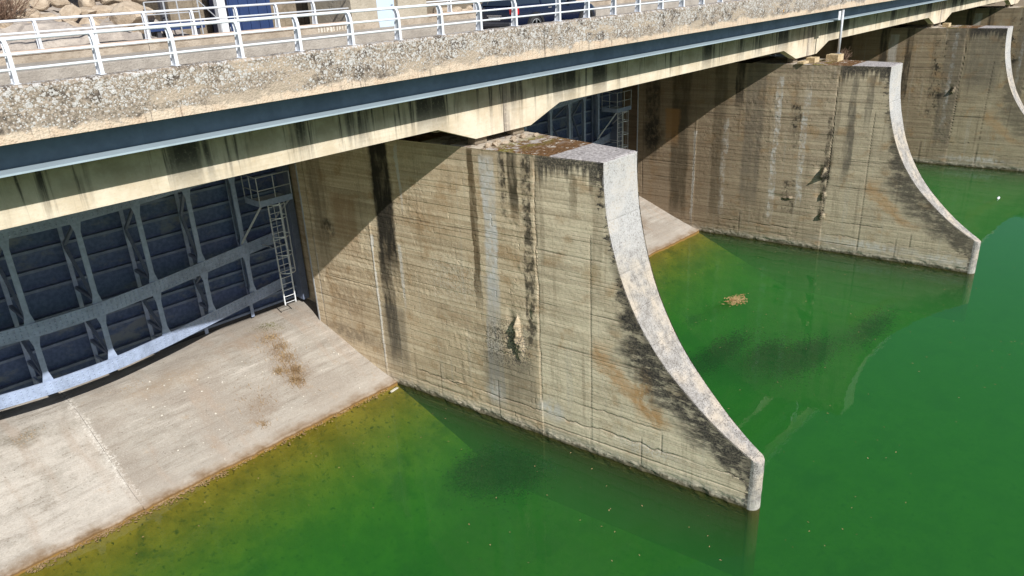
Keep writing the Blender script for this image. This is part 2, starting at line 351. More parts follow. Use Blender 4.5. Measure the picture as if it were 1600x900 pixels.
def mat_girder():
    g = NT('stained_girder_concrete')
    X, Y, Z = g.xyz()
    n = g.noise(0.8, det=5, rough=0.65); f = g.noise(9.0, det=4, rough=0.7)
    dr = g.noise(1.0, k=(0.55, 1, 0.05), det=5, rough=0.62); dr2 = g.noise(1.0, k=(3.2, 1, 0.14), det=4, rough=0.7)
    bd = g.noise(1.0, k=(0.4, 1, 7.0), det=3)
    col = g.mix(g.mr(n, 0.35, 0.65), (0.57, 0.48, 0.355), (0.70, 0.62, 0.495))
    col = g.mix(g.mr(bd, 0.5, 0.7, 0.0, 0.25), col, (0.44, 0.36, 0.25))
    col = g.mix(g.mr(f, 0.55, 0.7, 0.0, 0.35), col, (0.50, 0.34, 0.17))
    upm = g.mr(Z, 12.75, 13.35, 0.0, 1.0)
    green = g.mix(g.mr(n, 0.35, 0.65), (0.25, 0.23, 0.165), (0.40, 0.365, 0.275))
    col = g.mix(g.math('MULTIPLY', upm, 0.8), col, green)
    low = g.mr(Z, 12.3, 13.5, 0.18, 1.0)
    dk = g.math('MAXIMUM', g.mr(dr, 0.52, 0.60), g.math('MULTIPLY', g.mr(dr2, 0.50, 0.62), g.mr(dr, 0.40, 0.50)))
    col = g.mix(g.math('MULTIPLY', g.math('MULTIPLY', dk, low), g.mr(f, 0.3, 0.5, 0.7, 0.95)), col, (0.045, 0.043, 0.04))
    orr = g.noise(1.0, k=(0.9, 1, 0.25), det=3)
    col = g.mix(g.mr(orr, 0.66, 0.74, 0.0, 0.5), col, (0.48, 0.28, 0.09))
    j = g.math('PINGPONG', X, 27.379)
    col = g.mix(g.math('MULTIPLY', g.mr(g.math('ADD', j, g.math('MULTIPLY', g.math('SUBTRACT', dr2, 0.5), 0.8)), 0.08, 0.42, 0.8, 0.0), g.mr(f, 0.35, 0.5, 0.5, 1.0)), col, (0.22, 0.19, 0.165))
    return g.pr(col, 0.9, nrm=g.bump(g.math('ADD', f, g.math('MULTIPLY', bd, 0.7)), 0.02, 0.6), spec=0.12)
MT['girder'] = mat_girder()

def mat_slope():
    g = NT('bleached_spillway_concrete')
    X, Y, Z = g.xyz()
    n = g.noise(0.30, det=5, rough=0.6); ln = g.noise(1.0, k=(0.45, 4.2, 1.0), det=7, rough=0.8); f = g.noise(11.0, det=4, rough=0.7); m = g.noise(1.1, det=6, rough=0.7)
    ys = g.noise(1.0, k=(1.3, 0.22, 0.3), det=4)
    col = g.mix(g.mr(n, 0.36, 0.64), (0.31, 0.28, 0.24), (0.49, 0.455, 0.405))
    col = g.mix(g.mr(ln, 0.52, 0.68, 0.0, 0.55), col, (0.64, 0.585, 0.525))
    col = g.mix(g.mr(ln, 0.36, 0.50, 0.75, 0.0), col, (0.235, 0.20, 0.165))
    lw_ = g.mr(X, -14.3, -13.9)
    col = g.mix(g.math('MULTIPLY', g.mr(m, 0.40, 0.58), g.mr(X, -14.3, -13.9, 0.42, 0.12)), col, (0.62, 0.57, 0.51))
    col = g.mix(g.math('MULTIPLY', g.mr(n, 0.42, 0.58), g.mr(X, -14.2, -13.9, 0.15, 0.75)), col, (0.28, 0.24, 0.20))
    jx = g.math('ABSOLUTE', g.math('ADD', g.math('ADD', X, 14.11), g.math('MULTIPLY', g.math('SUBTRACT', m, 0.5), 0.7)))
    col = g.mix(g.math('MULTIPLY', g.mr(jx, 0.02, 0.28, 0.8, 0.0), g.mr(f, 0.48, 0.58)), col, (0.70, 0.66, 0.60))
    col = g.mix(g.mr(ys, 0.52, 0.68, 0.0, 0.5), col, (0.36, 0.285, 0.225))
    col = g.mix(g.mr(m, 0.60, 0.74, 0.0, 0.55), col, (0.36, 0.25, 0.155))
    g1 = g.noise(26.0, k=(0.6, 1, 1), det=4, rough=0.8)
    col = g.mix(g.mr(g1, 0.54, 0.68, 0.0, 0.4), col, (0.70, 0.65, 0.585))
    col = g.mix(g.mr(g1, 0.34, 0.47, 0.6, 0.0), col, (0.235, 0.19, 0.15))
    xw = g.math('ADD', X, g.math('MULTIPLY', g.math('SUBTRACT', m, 0.5), 1.6))
    yv = g.math('ADD', Y, g.math('MULTIPLY', g.math('SUBTRACT', ys, 0.5), 1.6))
    for (xc, yc, rx, ry, st, cc) in ((-5.75, 14.8, 0.8, 2.3, 0.6, (0.22, 0.17, 0.125)), (-6.0, 13.5, 0.8, 0.9, 0.6, (0.19, 0.135, 0.09)), (-8.2, 12.6, 0.8, 0.9, 0.6, (0.24, 0.18, 0.13)), (-6.6, 16.4, 2.2, 0.6, 0.5, (0.26, 0.19, 0.13)), (-10.5, 15.8, 2.5, 0.6, 0.4, (0.30, 0.22, 0.14)), (-16.2, 16.0, 0.9, 0.5, 0.6, (0.17, 0.15, 0.11)), (21.6, 13.8, 0.7, 1.2, 0.6, (0.20, 0.17, 0.13))):
        bm_ = blob(g, xw, yv, xc, yc, rx, ry)
        col = g.mix(g.math('MULTIPLY', g.math('MULTIPLY', bm_, g.mr(f, 0.36, 0.56, 0.2, 1.0)), st, clamp=True), col, cc)
    pit = g.vor(7.0)
    col = g.mix(g.math('MULTIPLY', g.mr(pit['Distance'], 0.10, 0.22, 1.0, 0.0), g.mr(m, 0.42, 0.52, 0.7, 0.0)), col, (0.14, 0.11, 0.085))
    yw = g.math('ADD', Y, g.math('MULTIPLY', g.math('SUBTRACT', m, 0.5), 0.7))
    col = g.mix(g.mr(yw, 10.9, 12.2, 0.4, 0.0), col, (0.62, 0.56, 0.49))
    zq = g.math('ADD', Z, g.math('MULTIPLY', g.math('SUBTRACT', m, 0.5), 0.35))
    col = g.mix(g.mr(zq, 0.06, 0.26, 0.85, 0.0), col, (0.21, 0.13, 0.065))
    col = g.mix(g.mr(zq, 0.02, 0.12, 0.9, 0.0), col, (0.13, 0.075, 0.03))
    col = g.mix(g.mr(Z, -0.02, 0.03, 1.0, 0.0), col, (0.25, 0.14, 0.04))
    h = g.math('ADD', g.math('MULTIPLY', ln, 0.9), g.math('ADD', g.math('ADD', g.math('MULTIPLY', f, 0.4), g.math('MULTIPLY', g1, 0.5)), g.math('MULTIPLY', g.mr(pit['Distance'], 0.0, 0.22), 0.25)))
    return g.pr(col, 0.93, nrm=g.bump(h, 0.03, 0.7), spec=0.12)
MT['slope'] = mat_slope()

def mat_floor():
    g = NT('algae_coated_pool_floor')
    f = g.noise(5.0, det=5, rough=0.75); m = g.noise(0.8, det=5, rough=0.7)
    X, Y, Z = g.xyz()
    col = g.mix(g.mr(m, 0.35, 0.65), (0.13, 0.095, 0.010), (0.19, 0.14, 0.016))
    deep = g.mix(g.mr(m, 0.35, 0.65), (0.065, 0.105, 0.014), (0.105, 0.165, 0.02))
    zf = g.math('ADD', Z, g.math('MULTIPLY', g.math('SUBTRACT', m, 0.5), 1.2))
    col = g.mix(g.mr(zf, -0.4, -2.4), col, deep)
    big = g.noise(0.33, k=(1, 1.5, 0.3), det=5, rough=0.65)
    col = g.mix(g.math('MULTIPLY', g.mr(big, 0.52, 0.66), 0.6), col, (0.014, 0.032, 0.008))
    col = g.mix(g.math('MULTIPLY', g.mr(f, 0.56, 0.64), g.mr(m, 0.4, 0.6, 0.5, 1.0)), col, (0.03, 0.028, 0.006))
    return g.pr(col, 0.95, nrm=g.bump(f, 0.05), spec=0.1)
MT['floor'] = mat_floor()

def mat_water():
    g = NT('green_still_water')
    n = g.noise(1.2, k=(1, 1, 1), det=3, rough=0.5); n2 = g.noise(0.25, det=2)
    nb = g.bump(g.math('ADD', n, g.math('MULTIPLY', n2, 2.0)), 0.006, 0.6)
    lw = g.N('ShaderNodeLayerWeight'); lw.inputs['Blend'].default_value = 0.5; g.S(lw.inputs['Normal'], nb)
    fres = g.math('ADD', 0.02, g.math('MULTIPLY', 0.98, g.math('POWER', lw.outputs['Facing'], 5.0)), clamp=True)
    tr = g.N('ShaderNodeBsdfTransparent')
    gl = g.N('ShaderNodeBsdfGlossy'); gl.inputs['Roughness'].default_value = 0.015; g.S(gl.inputs['Normal'], nb)
    mx = g.N('ShaderNodeMixShader'); g.S(mx.inputs[0], fres); g.t.links.new(tr.outputs[0], mx.inputs[1]); g.t.links.new(gl.outputs[0], mx.inputs[2])
    g.t.links.new(mx.outputs[0], g.out.inputs[0])
    vs = g.N('ShaderNodeVolumeScatter'); vs.inputs['Color'].default_value = (0.30, 1.0, 0.46, 1); vs.inputs['Density'].default_value = 0.078; vs.inputs['Anisotropy'].default_value = 0.0
    va = g.N('ShaderNodeVolumeAbsorption'); va.inputs['Color'].default_value = (0.34, 0.74, 0.08, 1); va.inputs['Density'].default_value = 0.42
    ad = g.N('ShaderNodeAddShader'); g.t.links.new(vs.outputs[0], ad.inputs[0]); g.t.links.new(va.outputs[0], ad.inputs[1])
    g.t.links.new(ad.outputs[0], g.out.inputs[1])
    return g.m
MT['water'] = mat_water()

def mat_rock(name, a, b, c):
    g = NT(name)
    n = g.noise(1.6, det=6, rough=0.7); f = g.noise(9.0, det=5, rough=0.75)
    col = g.mix(g.mr(n, 0.35, 0.65), a, b)
    col = g.mix(g.mr(f, 0.56, 0.70, 0.0, 0.7), col, c)
    return g.pr(col, 0.92, nrm=g.bump(g.math('ADD', n, f), 0.06, 0.9), spec=0.12)
MT['rock'] = mat_rock('pale_granite', (0.42, 0.33, 0.24), (0.60, 0.50, 0.385), (0.20, 0.15, 0.11))
MT['bank'] = mat_rock('grey_bedrock', (0.33, 0.29, 0.26), (0.52, 0.46, 0.40), (0.17, 0.13, 0.10))
MT['ground'] = mat_rock('dry_earth', (0.22, 0.17, 0.11), (0.32, 0.25, 0.17), (0.12, 0.10, 0.06))
MT['asphalt'] = mat_rock('worn_asphalt', (0.17, 0.16, 0.145), (0.24, 0.22, 0.20), (0.11, 0.10, 0.09))
MT['gutter'] = mat_rock('dark_gutter_asphalt', (0.10, 0.095, 0.09), (0.15, 0.14, 0.13), (0.07, 0.065, 0.06))
MT['pave'] = mat_rock('pale_sidewalk', (0.34, 0.305, 0.265), (0.44, 0.40, 0.35), (0.24, 0.21, 0.18))
MT['lowwall'] = mat_rock('tan_wall_concrete', (0.33, 0.275, 0.215), (0.46, 0.395, 0.32), (0.22, 0.17, 0.13))
MT['coping'] = mat_rock('pinkish_coping', (0.56, 0.43, 0.345), (0.68, 0.55, 0.45), (0.38, 0.28, 0.21))
MT['tower'] = mat_rock('buff_render', (0.40, 0.355, 0.28), (0.47, 0.42, 0.34), (0.34, 0.30, 0.24))
MT['backwall'] = mat_rock('brown_concrete', (0.20, 0.165, 0.12), (0.30, 0.25, 0.19), (0.12, 0.095, 0.07))
MT['pad'] = mat_rock('ochre_block', (0.46, 0.35, 0.20), (0.60, 0.48, 0.31), (0.30, 0.20, 0.10))
MT['rail'] = paint('white_rail_paint', (0.72, 0.75, 0.80), 0.45, 0.08)
MT['channel'] = paint('blue_grey_channel_paint', (0.105, 0.155, 0.20), 0.6, 0.15, scale=0.7, spec=0.15)  # channel paint darkened in colour for the shade on the web
MT['flange'] = paint('sunlit_flange_paint', (0.34, 0.42, 0.47), 0.6, 0.10, scale=0.9, spec=0.2)  # same channel paint, lightened to paint in the sun on the flange
MT['gate'] = paint('blue_grey_gate_paint', (0.30, 0.36, 0.50), 0.55, 0.25, scale=1.1, spec=0.25)
MT['stiff'] = paint('stiffener_paint', (0.17, 0.21, 0.30), 0.5, 0.25, scale=1.5, spec=0.3)
MT['gatedark'] = paint('dark_brace_paint', (0.16, 0.19, 0.27), 0.55, 0.2, scale=2.0)
MT['galv'] = paint('galvanised_steel', (0.50, 0.52, 0.55), 0.45, 0.15, metal=0.3)
MT['white'] = paint('white_paint', (0.78, 0.80, 0.83), 0.45, 0.05)
MT['skyblue'] = paint('pale_blue_door_paint', (0.50, 0.62, 0.78), 0.5, 0.06)
MT['blue'] = paint('deep_blue_paint', (0.022, 0.045, 0.13), 0.5, 0.15)
MT['black'] = paint('black_rubber', (0.02, 0.02, 0.022), 0.7, 0.2)
MT['darksteel'] = paint('dark_steel', (0.06, 0.06, 0.07), 0.5, 0.2)
MT['carpaint'] = paint('navy_car_paint', (0.006, 0.010, 0.030), 0.3, 0.1, spec=0.4, coat=0.5, bumpd=0.0)
MT['carglass'] = paint('tinted_car_glass', (0.02, 0.03, 0.045), 0.06, 0.1, spec=0.8, bumpd=0.0)
MT['redlamp'] = paint('red_lamp_plastic', (0.55, 0.015, 0.02), 0.2, 0.1, spec=0.6, bumpd=0.0)
MT['plate'] = paint('number_plate', (0.62, 0.62, 0.60), 0.4, 0.05)
MT['chrome'] = paint('silver_trim', (0.75, 0.76, 0.78), 0.25, 0.05, metal=0.8)
MT['leaf'] = mat_rock('dead_leaf', (0.34, 0.21, 0.09), (0.52, 0.37, 0.18), (0.22, 0.12, 0.05))
MT['straw'] = mat_rock('dry_grass', (0.30, 0.19, 0.095), (0.44, 0.31, 0.17), (0.20, 0.13, 0.06))
MT['moss'] = mat_rock('green_moss', (0.10, 0.10, 0.025), (0.17, 0.165, 0.05), (0.06, 0.05, 0.02))
MT['twig'] = mat_rock('brown_twigs', (0.17, 0.11, 0.075), (0.28, 0.19, 0.14), (0.10, 0.065, 0.045))
MT['weed'] = mat_rock('dark_water_weed', (0.010, 0.028, 0.010), (0.016, 0.040, 0.014), (0.008, 0.02, 0.008))
MT['pebble'] = mat_rock('pale_litter', (0.60, 0.56, 0.48), (0.74, 0.70, 0.62), (0.4, 0.36, 0.3))

def mat_skin():
    g = NT('gate_skin_paint')
    n = g.noise(0.9, k=(0.7, 1, 1.3), det=6, rough=0.65); f = g.noise(6, det=4)
    col = g.mix(g.mr(f, 0.35, 0.65), (0.060, 0.090, 0.185), (0.095, 0.135, 0.25))
    col = g.mix(g.mr(n, 0.52, 0.66, 0.0, 0.85), col, (0.19, 0.21, 0.24))
    return g.pr(col, 0.55, nrm=g.bump(f, 0.004), spec=0.35)
MT['skin'] = mat_skin()

# ------------------------------------------------------------------ mesh builder
class MB:
    def __init__(s): s.v = []; s.f = []
    def add(s, vs, fs):
        o = len(s.v); s.v.extend(tuple(map(float, p)) for p in vs); s.f.extend(tuple(i + o for i in q) for q in fs); return s
    def box(s, x0, x1, y0, y1, z0, z1):
        return s.add([(x0, y0, z0), (x1, y0, z0), (x1, y1, z0), (x0, y1, z0), (x0, y0, z1), (x1, y0, z1), (x1, y1, z1), (x0, y1, z1)],
                     [(0, 3, 2, 1), (4, 5, 6, 7), (0, 1, 5, 4), (1, 2, 6, 5), (2, 3, 7, 6), (3, 0, 4, 7)])
    def prism(s, poly, axis, a, b):
        """poly in the two other axes (order x,y,z without axis), extruded a..b"""
        n = len(poly)
        def P(p, t):
            return {'x': (t, p[0], p[1]), 'y': (p[0], t, p[1]), 'z': (p[0], p[1], t)}[axis]
        vs = [P(p, a) for p in poly] + [P(p, b) for p in poly]
        fs = [tuple(range(n)), tuple(range(2 * n - 1, n - 1, -1))] + [(i, i + n, (i + 1) % n + n, (i + 1) % n) for i in range(n)]
        return s.add(vs, fs)
    def bar(s, p, q, w, h=None, upv=(0, 0, 1)):
        p = Vector(p); q = Vector(q); d = (q - p).normalized(); u = Vector(upv)
        if abs(d.dot(u)) > 0.97: u = Vector((0, 1, 0))
        r = d.cross(u).normalized(); u = r.cross(d).normalized(); h = h or w
        vs = [e + r * a * w / 2 + u * b * h / 2 for e in (p, q) for a, b in ((-1, -1), (1, -1), (1, 1), (-1, 1))]
        return s.add(vs, [(0, 1, 2, 3), (7, 6, 5, 4), (0, 4, 5, 1), (1, 5, 6, 2), (2, 6, 7, 3), (3, 7, 4, 0)])
    def tube(s, path, r, n=8, closed=False):
        pts = [Vector(p) for p in path]; m = len(pts); rings = []
        for i, p in enumerate(pts):
            a = pts[(i - 1) % m] if (i or closed) else p; b = pts[(i + 1) % m] if (i < m - 1 or closed) else p
            d = (b - a).normalized(); u = Vector((0, 0, 1))
            if abs(d.z) > 0.9: u = Vector((0, 1, 0))
            e = d.cross(u).normalized(); k = e.cross(d)
            rings.append([p + (e * math.cos(t) + k * math.sin(t)) * r for t in [2 * math.pi * j / n for j in range(n)]])
        fs = []
        for i in range(m if closed else m - 1):
            i2 = (i + 1) % m
            for j in range(n): fs.append((i * n + j, i * n + (j + 1) % n, i2 * n + (j + 1) % n, i2 * n + j))
        if not closed: fs += [tuple(range(n - 1, -1, -1)), tuple(range((m - 1) * n, m * n))]
        return s.add([v for rg in rings for v in rg], fs)
    def lathe(s, prof, c, axis='y', n=24):
        rings = []
        for (r, t) in prof:
            ring = []
            for j in range(n):
                a = 2 * math.pi * j / n
                if axis == 'y': ring.append((c[0] + r * math.cos(a), c[1] + t, c[2] + r * math.sin(a)))
                elif axis == 'x': ring.append((c[0] + t, c[1] + r * math.cos(a), c[2] + r * math.sin(a)))
                else: ring.append((c[0] + r * math.cos(a), c[1] + r * math.sin(a), c[2] + t))
            rings.append(ring)
        fs = []
        for i in range(len(prof) - 1):
            for j in range(n): fs.append((i * n + j, i * n + (j + 1) % n, (i + 1) * n + (j + 1) % n, (i + 1) * n + j))
        fs += [tuple(range(n)), tuple(range(len(prof) * n - 1, (len(prof) - 1) * n - 1, -1))]
        return s.add([v for rg in rings for v in rg], fs)
    def grid(s, P):
        """P: array (nu,nv,3)"""
        nu, nv = P.shape[:2]; o = len(s.v)
        s.v.extend(map(tuple, P.reshape(-1, 3).tolist()))
        s.f.extend((o + i * nv + j, o + (i + 1) * nv + j, o + (i + 1) * nv + j + 1, o + i * nv + j + 1) for i in range(nu - 1) for j in range(nv - 1))
        return s
    def mesh(s, name, mat, smooth=False):
        me = bpy.data.meshes.new(name)
        me.from_pydata(s.v, [], s.f); me.update()
        me.materials.append(MT[mat] if isinstance(mat, str) else mat)
        if smooth: me.polygons.foreach_set('use_smooth', [True] * len(me.polygons))
        return me
    def build(s, name, mat, parent=None, smooth=False, loc=(0, 0, 0), bevel=0.0):
        return obj(name, s.mesh(name, mat, smooth), parent, loc, bevel)

def obj(name, me, parent=None, loc=(0, 0, 0), bevel=0.0):
    o = bpy.data.objects.new(name, me); COL.objects.link(o); o.location = loc
    if parent is not None: o.parent = parent
    if bevel:
        b = o.modifiers.new('bevel', 'BEVEL'); b.width = bevel; b.segments = 2; b.limit_method = 'ANGLE'
    return o

def tag(o, label=None, cat=None, group=None, kind=None):
    if label: o['label'] = label
    if cat: o['category'] = cat
    if group: o['group'] = group
    if kind: o['kind'] = kind
    return o

def empty(name, loc, label, cat, group=None):
    o = bpy.data.objects.new(name, None); COL.objects.link(o); o.location = loc; o.empty_display_size = 0.3
    return tag(o, label, cat, group)

def copy_tree(o, parent=None):
    c = o.copy(); COL.objects.link(c); c.parent = parent
    for ch in o.children: copy_tree(ch, c)
    return c

def attr(me, name, vals):
    a = me.attributes.new(name, 'FLOAT', 'POINT'); a.data.foreach_set('value', np.asarray(vals, dtype=np.float32).ravel())

S = 27.379          # pier spacing
HP = 11.555         # pier top
KT, W0 = 0.1236, 1.982
hw = lambda y: W0 / 2 + KT * y

# ================================================================== THE SETTING
m = MB(); m.box(-1500, 1500, -1500, 1500, -9.0, -8.5)
tag(m.build('ground', 'ground'), kind='structure')

# pool floor: the submerged foot of the spillway and the level bed
xs = np.linspace(-60, 130, 96); ys = np.concatenate([np.linspace(10.98, -1.0, 61), np.linspace(-3, -75, 13)])
Yg, Xg = np.meshgrid(ys, xs)
Zg = np.maximum(-0.06 - 0.46 * (10.98 - Yg), -3.1) + 0.12 * fbm(Xg * 0.7, Yg * 0.9, 5)
MB().grid(np.stack([Xg, Yg, Zg], -1)).build('pool_floor', 'floor', smooth=True)
tag(bpy.data.objects['pool_floor'], kind='structure')
m = MB(); m.box(-60, 130, -75, 11.6, -6.6, 0.0)
tag(m.build('water', 'water'), kind='structure')

# spillway chute slabs
PROF_Y = [10.88, 10.9, 11.6, 12.4, 13.3, 14.5, 15.8, 16.6, 17.4, 18.6, 20.5]
PROF_Z = [-0.5, 0.10, 0.29, 0.62, 0.99, 1.53, 2.07, 2.27, 2.36, 2.38, 2.3]
def slab(x0, x1, seed, step):
    nx = max(8, int((x1 - x0) / 0.11)); ny = 110
    yy = np.concatenate([[10.86, 10.87], np.linspace(10.9, 20.5, ny)])
    X_, Y_ = np.meshgrid(np.linspace(x0, x1, nx), yy)
    Z_ = np.interp(Y_, PROF_Y, PROF_Z) + step
    R_ = 0.035 * fbm(X_ * 0.5, Y_ * 3.0, seed, 5) + 0.02 * fbm(X_ * 3, Y_ * 3, seed + 9, 3)
    e = np.minimum(X_ - x0, x1 - X_)
    R_ = R_ + 0.025 * np.exp(-(e / 0.10) ** 2) * (vn(Y_ * 3, X_ * 0, seed) - 0.2)
    Z_ = Z_ + R_ * sst(10.88, 11.0, Y_)
    Z_[0, :] = -0.9
    Yw = Y_ + (0.16 * fbm(X_ * 0.8, X_ * 0, seed + 3) + 0.14 * fbm(X_ * 3.0, X_ * 0, seed + 6, 4)) * np.exp(-(Y_ - 10.9) / 0.6)
    return MB().grid(np.stack([X_, Yw, Z_], -1))
for k in range(3):
    root = empty('spillway', (k * S, 0, 0), None, None)
    tag(root, kind='structure')
    slab(-24.9, -14.112, 20 + k, -0.006).build('slab', 'slope', root, smooth=True)
    slab(-14.108, -1.6, 40 + k, 0.006).build('slab', 'slope', root, smooth=True)

# ================================================================== PIERS
NY = np.array([0.0, 0.0, -0.03, -0.11, -0.26, -0.53, -0.66, -0.95, -1.29, -1.75, -2.27, -2.94, -3.64, -4.33, -5.08, -5.62])
NZ = np.array([11.555, 11.0, 10.51, 9.74, 8.97, 8.07, 7.64, 6.92, 6.22, 5.50, 4.77, 4.09, 3.45, 2.88, 2.36, 2.06])
# smooth the measured curve
tt = np.arange(len(NY)); ti = np.linspace(0, len(NY) - 1, 121)
def smooth(a):
    b = np.interp(ti, tt, a)
    for _ in range(30): b[1:-1] = 0.25 * b[:-2] + 0.5 * b[1:-1] + 0.25 * b[2:]
    return b
CY, CZ = smooth(NY), smooth(NZ)
yfront = lambda z: np.where(z < CZ[-1], -5.62, np.interp(z, CZ[::-1], CY[::-1]))
YSLOT = 15.83

def relief(y, z, seed):
    left = y > 2.75
    zz = z + 0.006 * (vn(y * 0.6, z * 0.4, seed) - 0.5)
    hb = np.where(left, 0.24, 0.155)
    row = np.floor(zz / hb); fr = zz / hb - row
    col = np.floor(y / np.where(left, 2.1, 3.4) + h2(row, row * 0, seed + 1) * 9)
    q = h2(row * 7 + 3, col, seed + 2)
    amp = np.where(left, 0.010, 0.004)
    r = (q - 0.5) * amp - (fr - 0.5) * amp * 0.7
    yl = y / np.where(left, 2.1, 3.4) + h2(row, row * 0, seed + 1) * 9; fe = np.abs(yl - np.round(yl)) * 2.1
    crack = np.zeros_like(y)
    gv = np.exp(-(np.minimum(fr, 1 - fr) * hb / 0.022) ** 2) * (q > 0.62) * sst(0.5, 0.62, vn(y * 1.1, row * 1.7, seed + 4))
    r -= 0.006 * gv; crack += 0.15 * gv
    ge = np.exp(-(fe / 0.02) ** 2) * (h2(row, col, seed + 6) > 0.72) * left
    r -= 0.012 * ge; crack += 0.4 * ge
    r += 0.012 * fbm(y * 2.2, z * 3.2, seed + 5, 4) + 0.008 * fbm(y * 7, z * 8, seed + 7, 3)
    # honeycombed patches
    rough = sst(0.50, 0.72, vn(y * 0.55 + 0.3, z * 0.55, seed + 8)) * left
    rough = np.maximum(rough, np.exp(-(((y - 6.8) / 1.6) ** 2 + ((z - 6.2) / 1.3) ** 2)))
    r += rough * 0.030 * fbm(y * 6, z * 6, seed + 9, 3)
    # lift joints
    for (zj, y0, y1, d, wob) in ((1.15, -5.5, 9.5, 0.030, 0.18), (0.62, -5.5, 12, 0.022, 0.05), (2.05, -2.5, 2.75, 0.022, 0.12), (4.3, -1.5, 2.75, 0.016, 0.04), (5.95, -0.8, 2.75, 0.018, 0.04),
                                 (8.05, 0.0, 2.75, 0.018, 0.03), (4.7, 11.5, 15.6, 0.03, 0.08), (3.6, 11.5, 15.6, 0.02, 0.05), (8.3, 3.2, 11, 0.012, 0.05)):
        zc = zj + 0.05 * (y - 2) * 0.0 + wob * (fbm(y * 0.7, y * 0 + zj, seed + 12, 3) + 0.8 * fbm(y * 3.1, y * 0 + zj, seed + 22, 4)) * 1.3
        on = sst(y0 - 0.3, y0 + 0.3, y) * sst(y1 + 0.3, y1 - 0.3, y) * (0.35 + 0.65 * sst(0.35, 0.6, vn(y * 0.8, y * 0 + zj, seed + 13)))
        k = np.exp(-((z - zc) / (0.018 + 0.02 * vn(y * 2.3, y * 0, seed + 23))) ** 2) * on
        r -= d * k; crack += 0.8 * k
    # upright joints
    for (yj, z0, z1, d, wob) in ((2.76, 1.6, 11.4, 0.030, 0.10), (0.52, 0.3, 9.0, 0.014, 0.03), (8.1, 0.2, 1.9, 0.015, 0.02), (4.9, 0.2, 2.0, 0.012, 0.02), (-1.6, 0.2, 1.5, 0.012, 0.02), (-2.4, 1.0, 1.9, 0.012, 0.02), (15.35, 0, 11, 0.02, 0.04)):
        yc = yj + wob * fbm(z * 0.8, z * 0 + yj, seed + 15, 5) * 2
        on = sst(z0 - 0.1, z0 + 0.2, z) * sst(z1 + 0.1, z1 - 0.2, z)
        k = np.exp(-((y - yc) / 0.03) ** 2) * on
        r -= d * k; crack += 0.7 * k
    r += np.where(left, 0.018, 0.0)
    r += 0.022 * np.exp(-((y - 11.44 - 0.05 * fbm(z, z * 0, seed + 16)) / 0.05) ** 2) * sst(0, 0.5, z)
    # water-worn foot
    lowm = sst(0.55, 0.12, z)
    r += lowm * (-0.015 + 0.10 * fbm(y * 3.0, z * 5, seed + 17, 4)) * (z > -0.3)
    return r, np.clip(crack, 0, 1)

def pier_face(near, dz, dy, seed, spalls):
    z = np.concatenate([np.linspace(-6.0, -0.6, 5), np.arange(-0.5, HP - 0.001, dz), [HP]])
    n = int(19.0 / dy)
    u = np.linspace(0, 1, n)
    Zg, Ug = np.meshgrid(z, u, indexing='ij')
    F = yfront(Zg)
    Yg = F + (YSLOT - F) * Ug
    sx = -1 if near else 1
    Xg = sx * hw(Yg)
    crack = np.zeros_like(Yg)
    if near:
        r, crack = relief(Yg, Zg, seed)
        for (yc, zc, ry, rz, hgt) in spalls:
            a = ((Yg - yc) / ry); b = ((Zg - zc) / rz)
            e = np.clip(1 - np.abs(a + 0.35 * b) ** 1.5 - np.abs(b) ** 2, 0, 1)
            r = r + hgt * e ** 0.8 * (0.45 + 1.1 * vn(Yg * 7, Zg * 7, seed + 30)) - 0.35 * hgt * np.exp(-(((Yg - yc - ry * 1.5) / (ry * 1.2)) ** 2 + (b * 0.9) ** 2))
        fade = sst(0, 0.05, Yg - F)
        r = r * fade
        Xg = Xg - r
    P = np.stack([Xg, Yg, Zg], -1)
    if near: P = P[:, ::-1]
    return P, (Yg - F)[:, ::-1] if near else (Yg - F), crack[:, ::-1] if near else crack

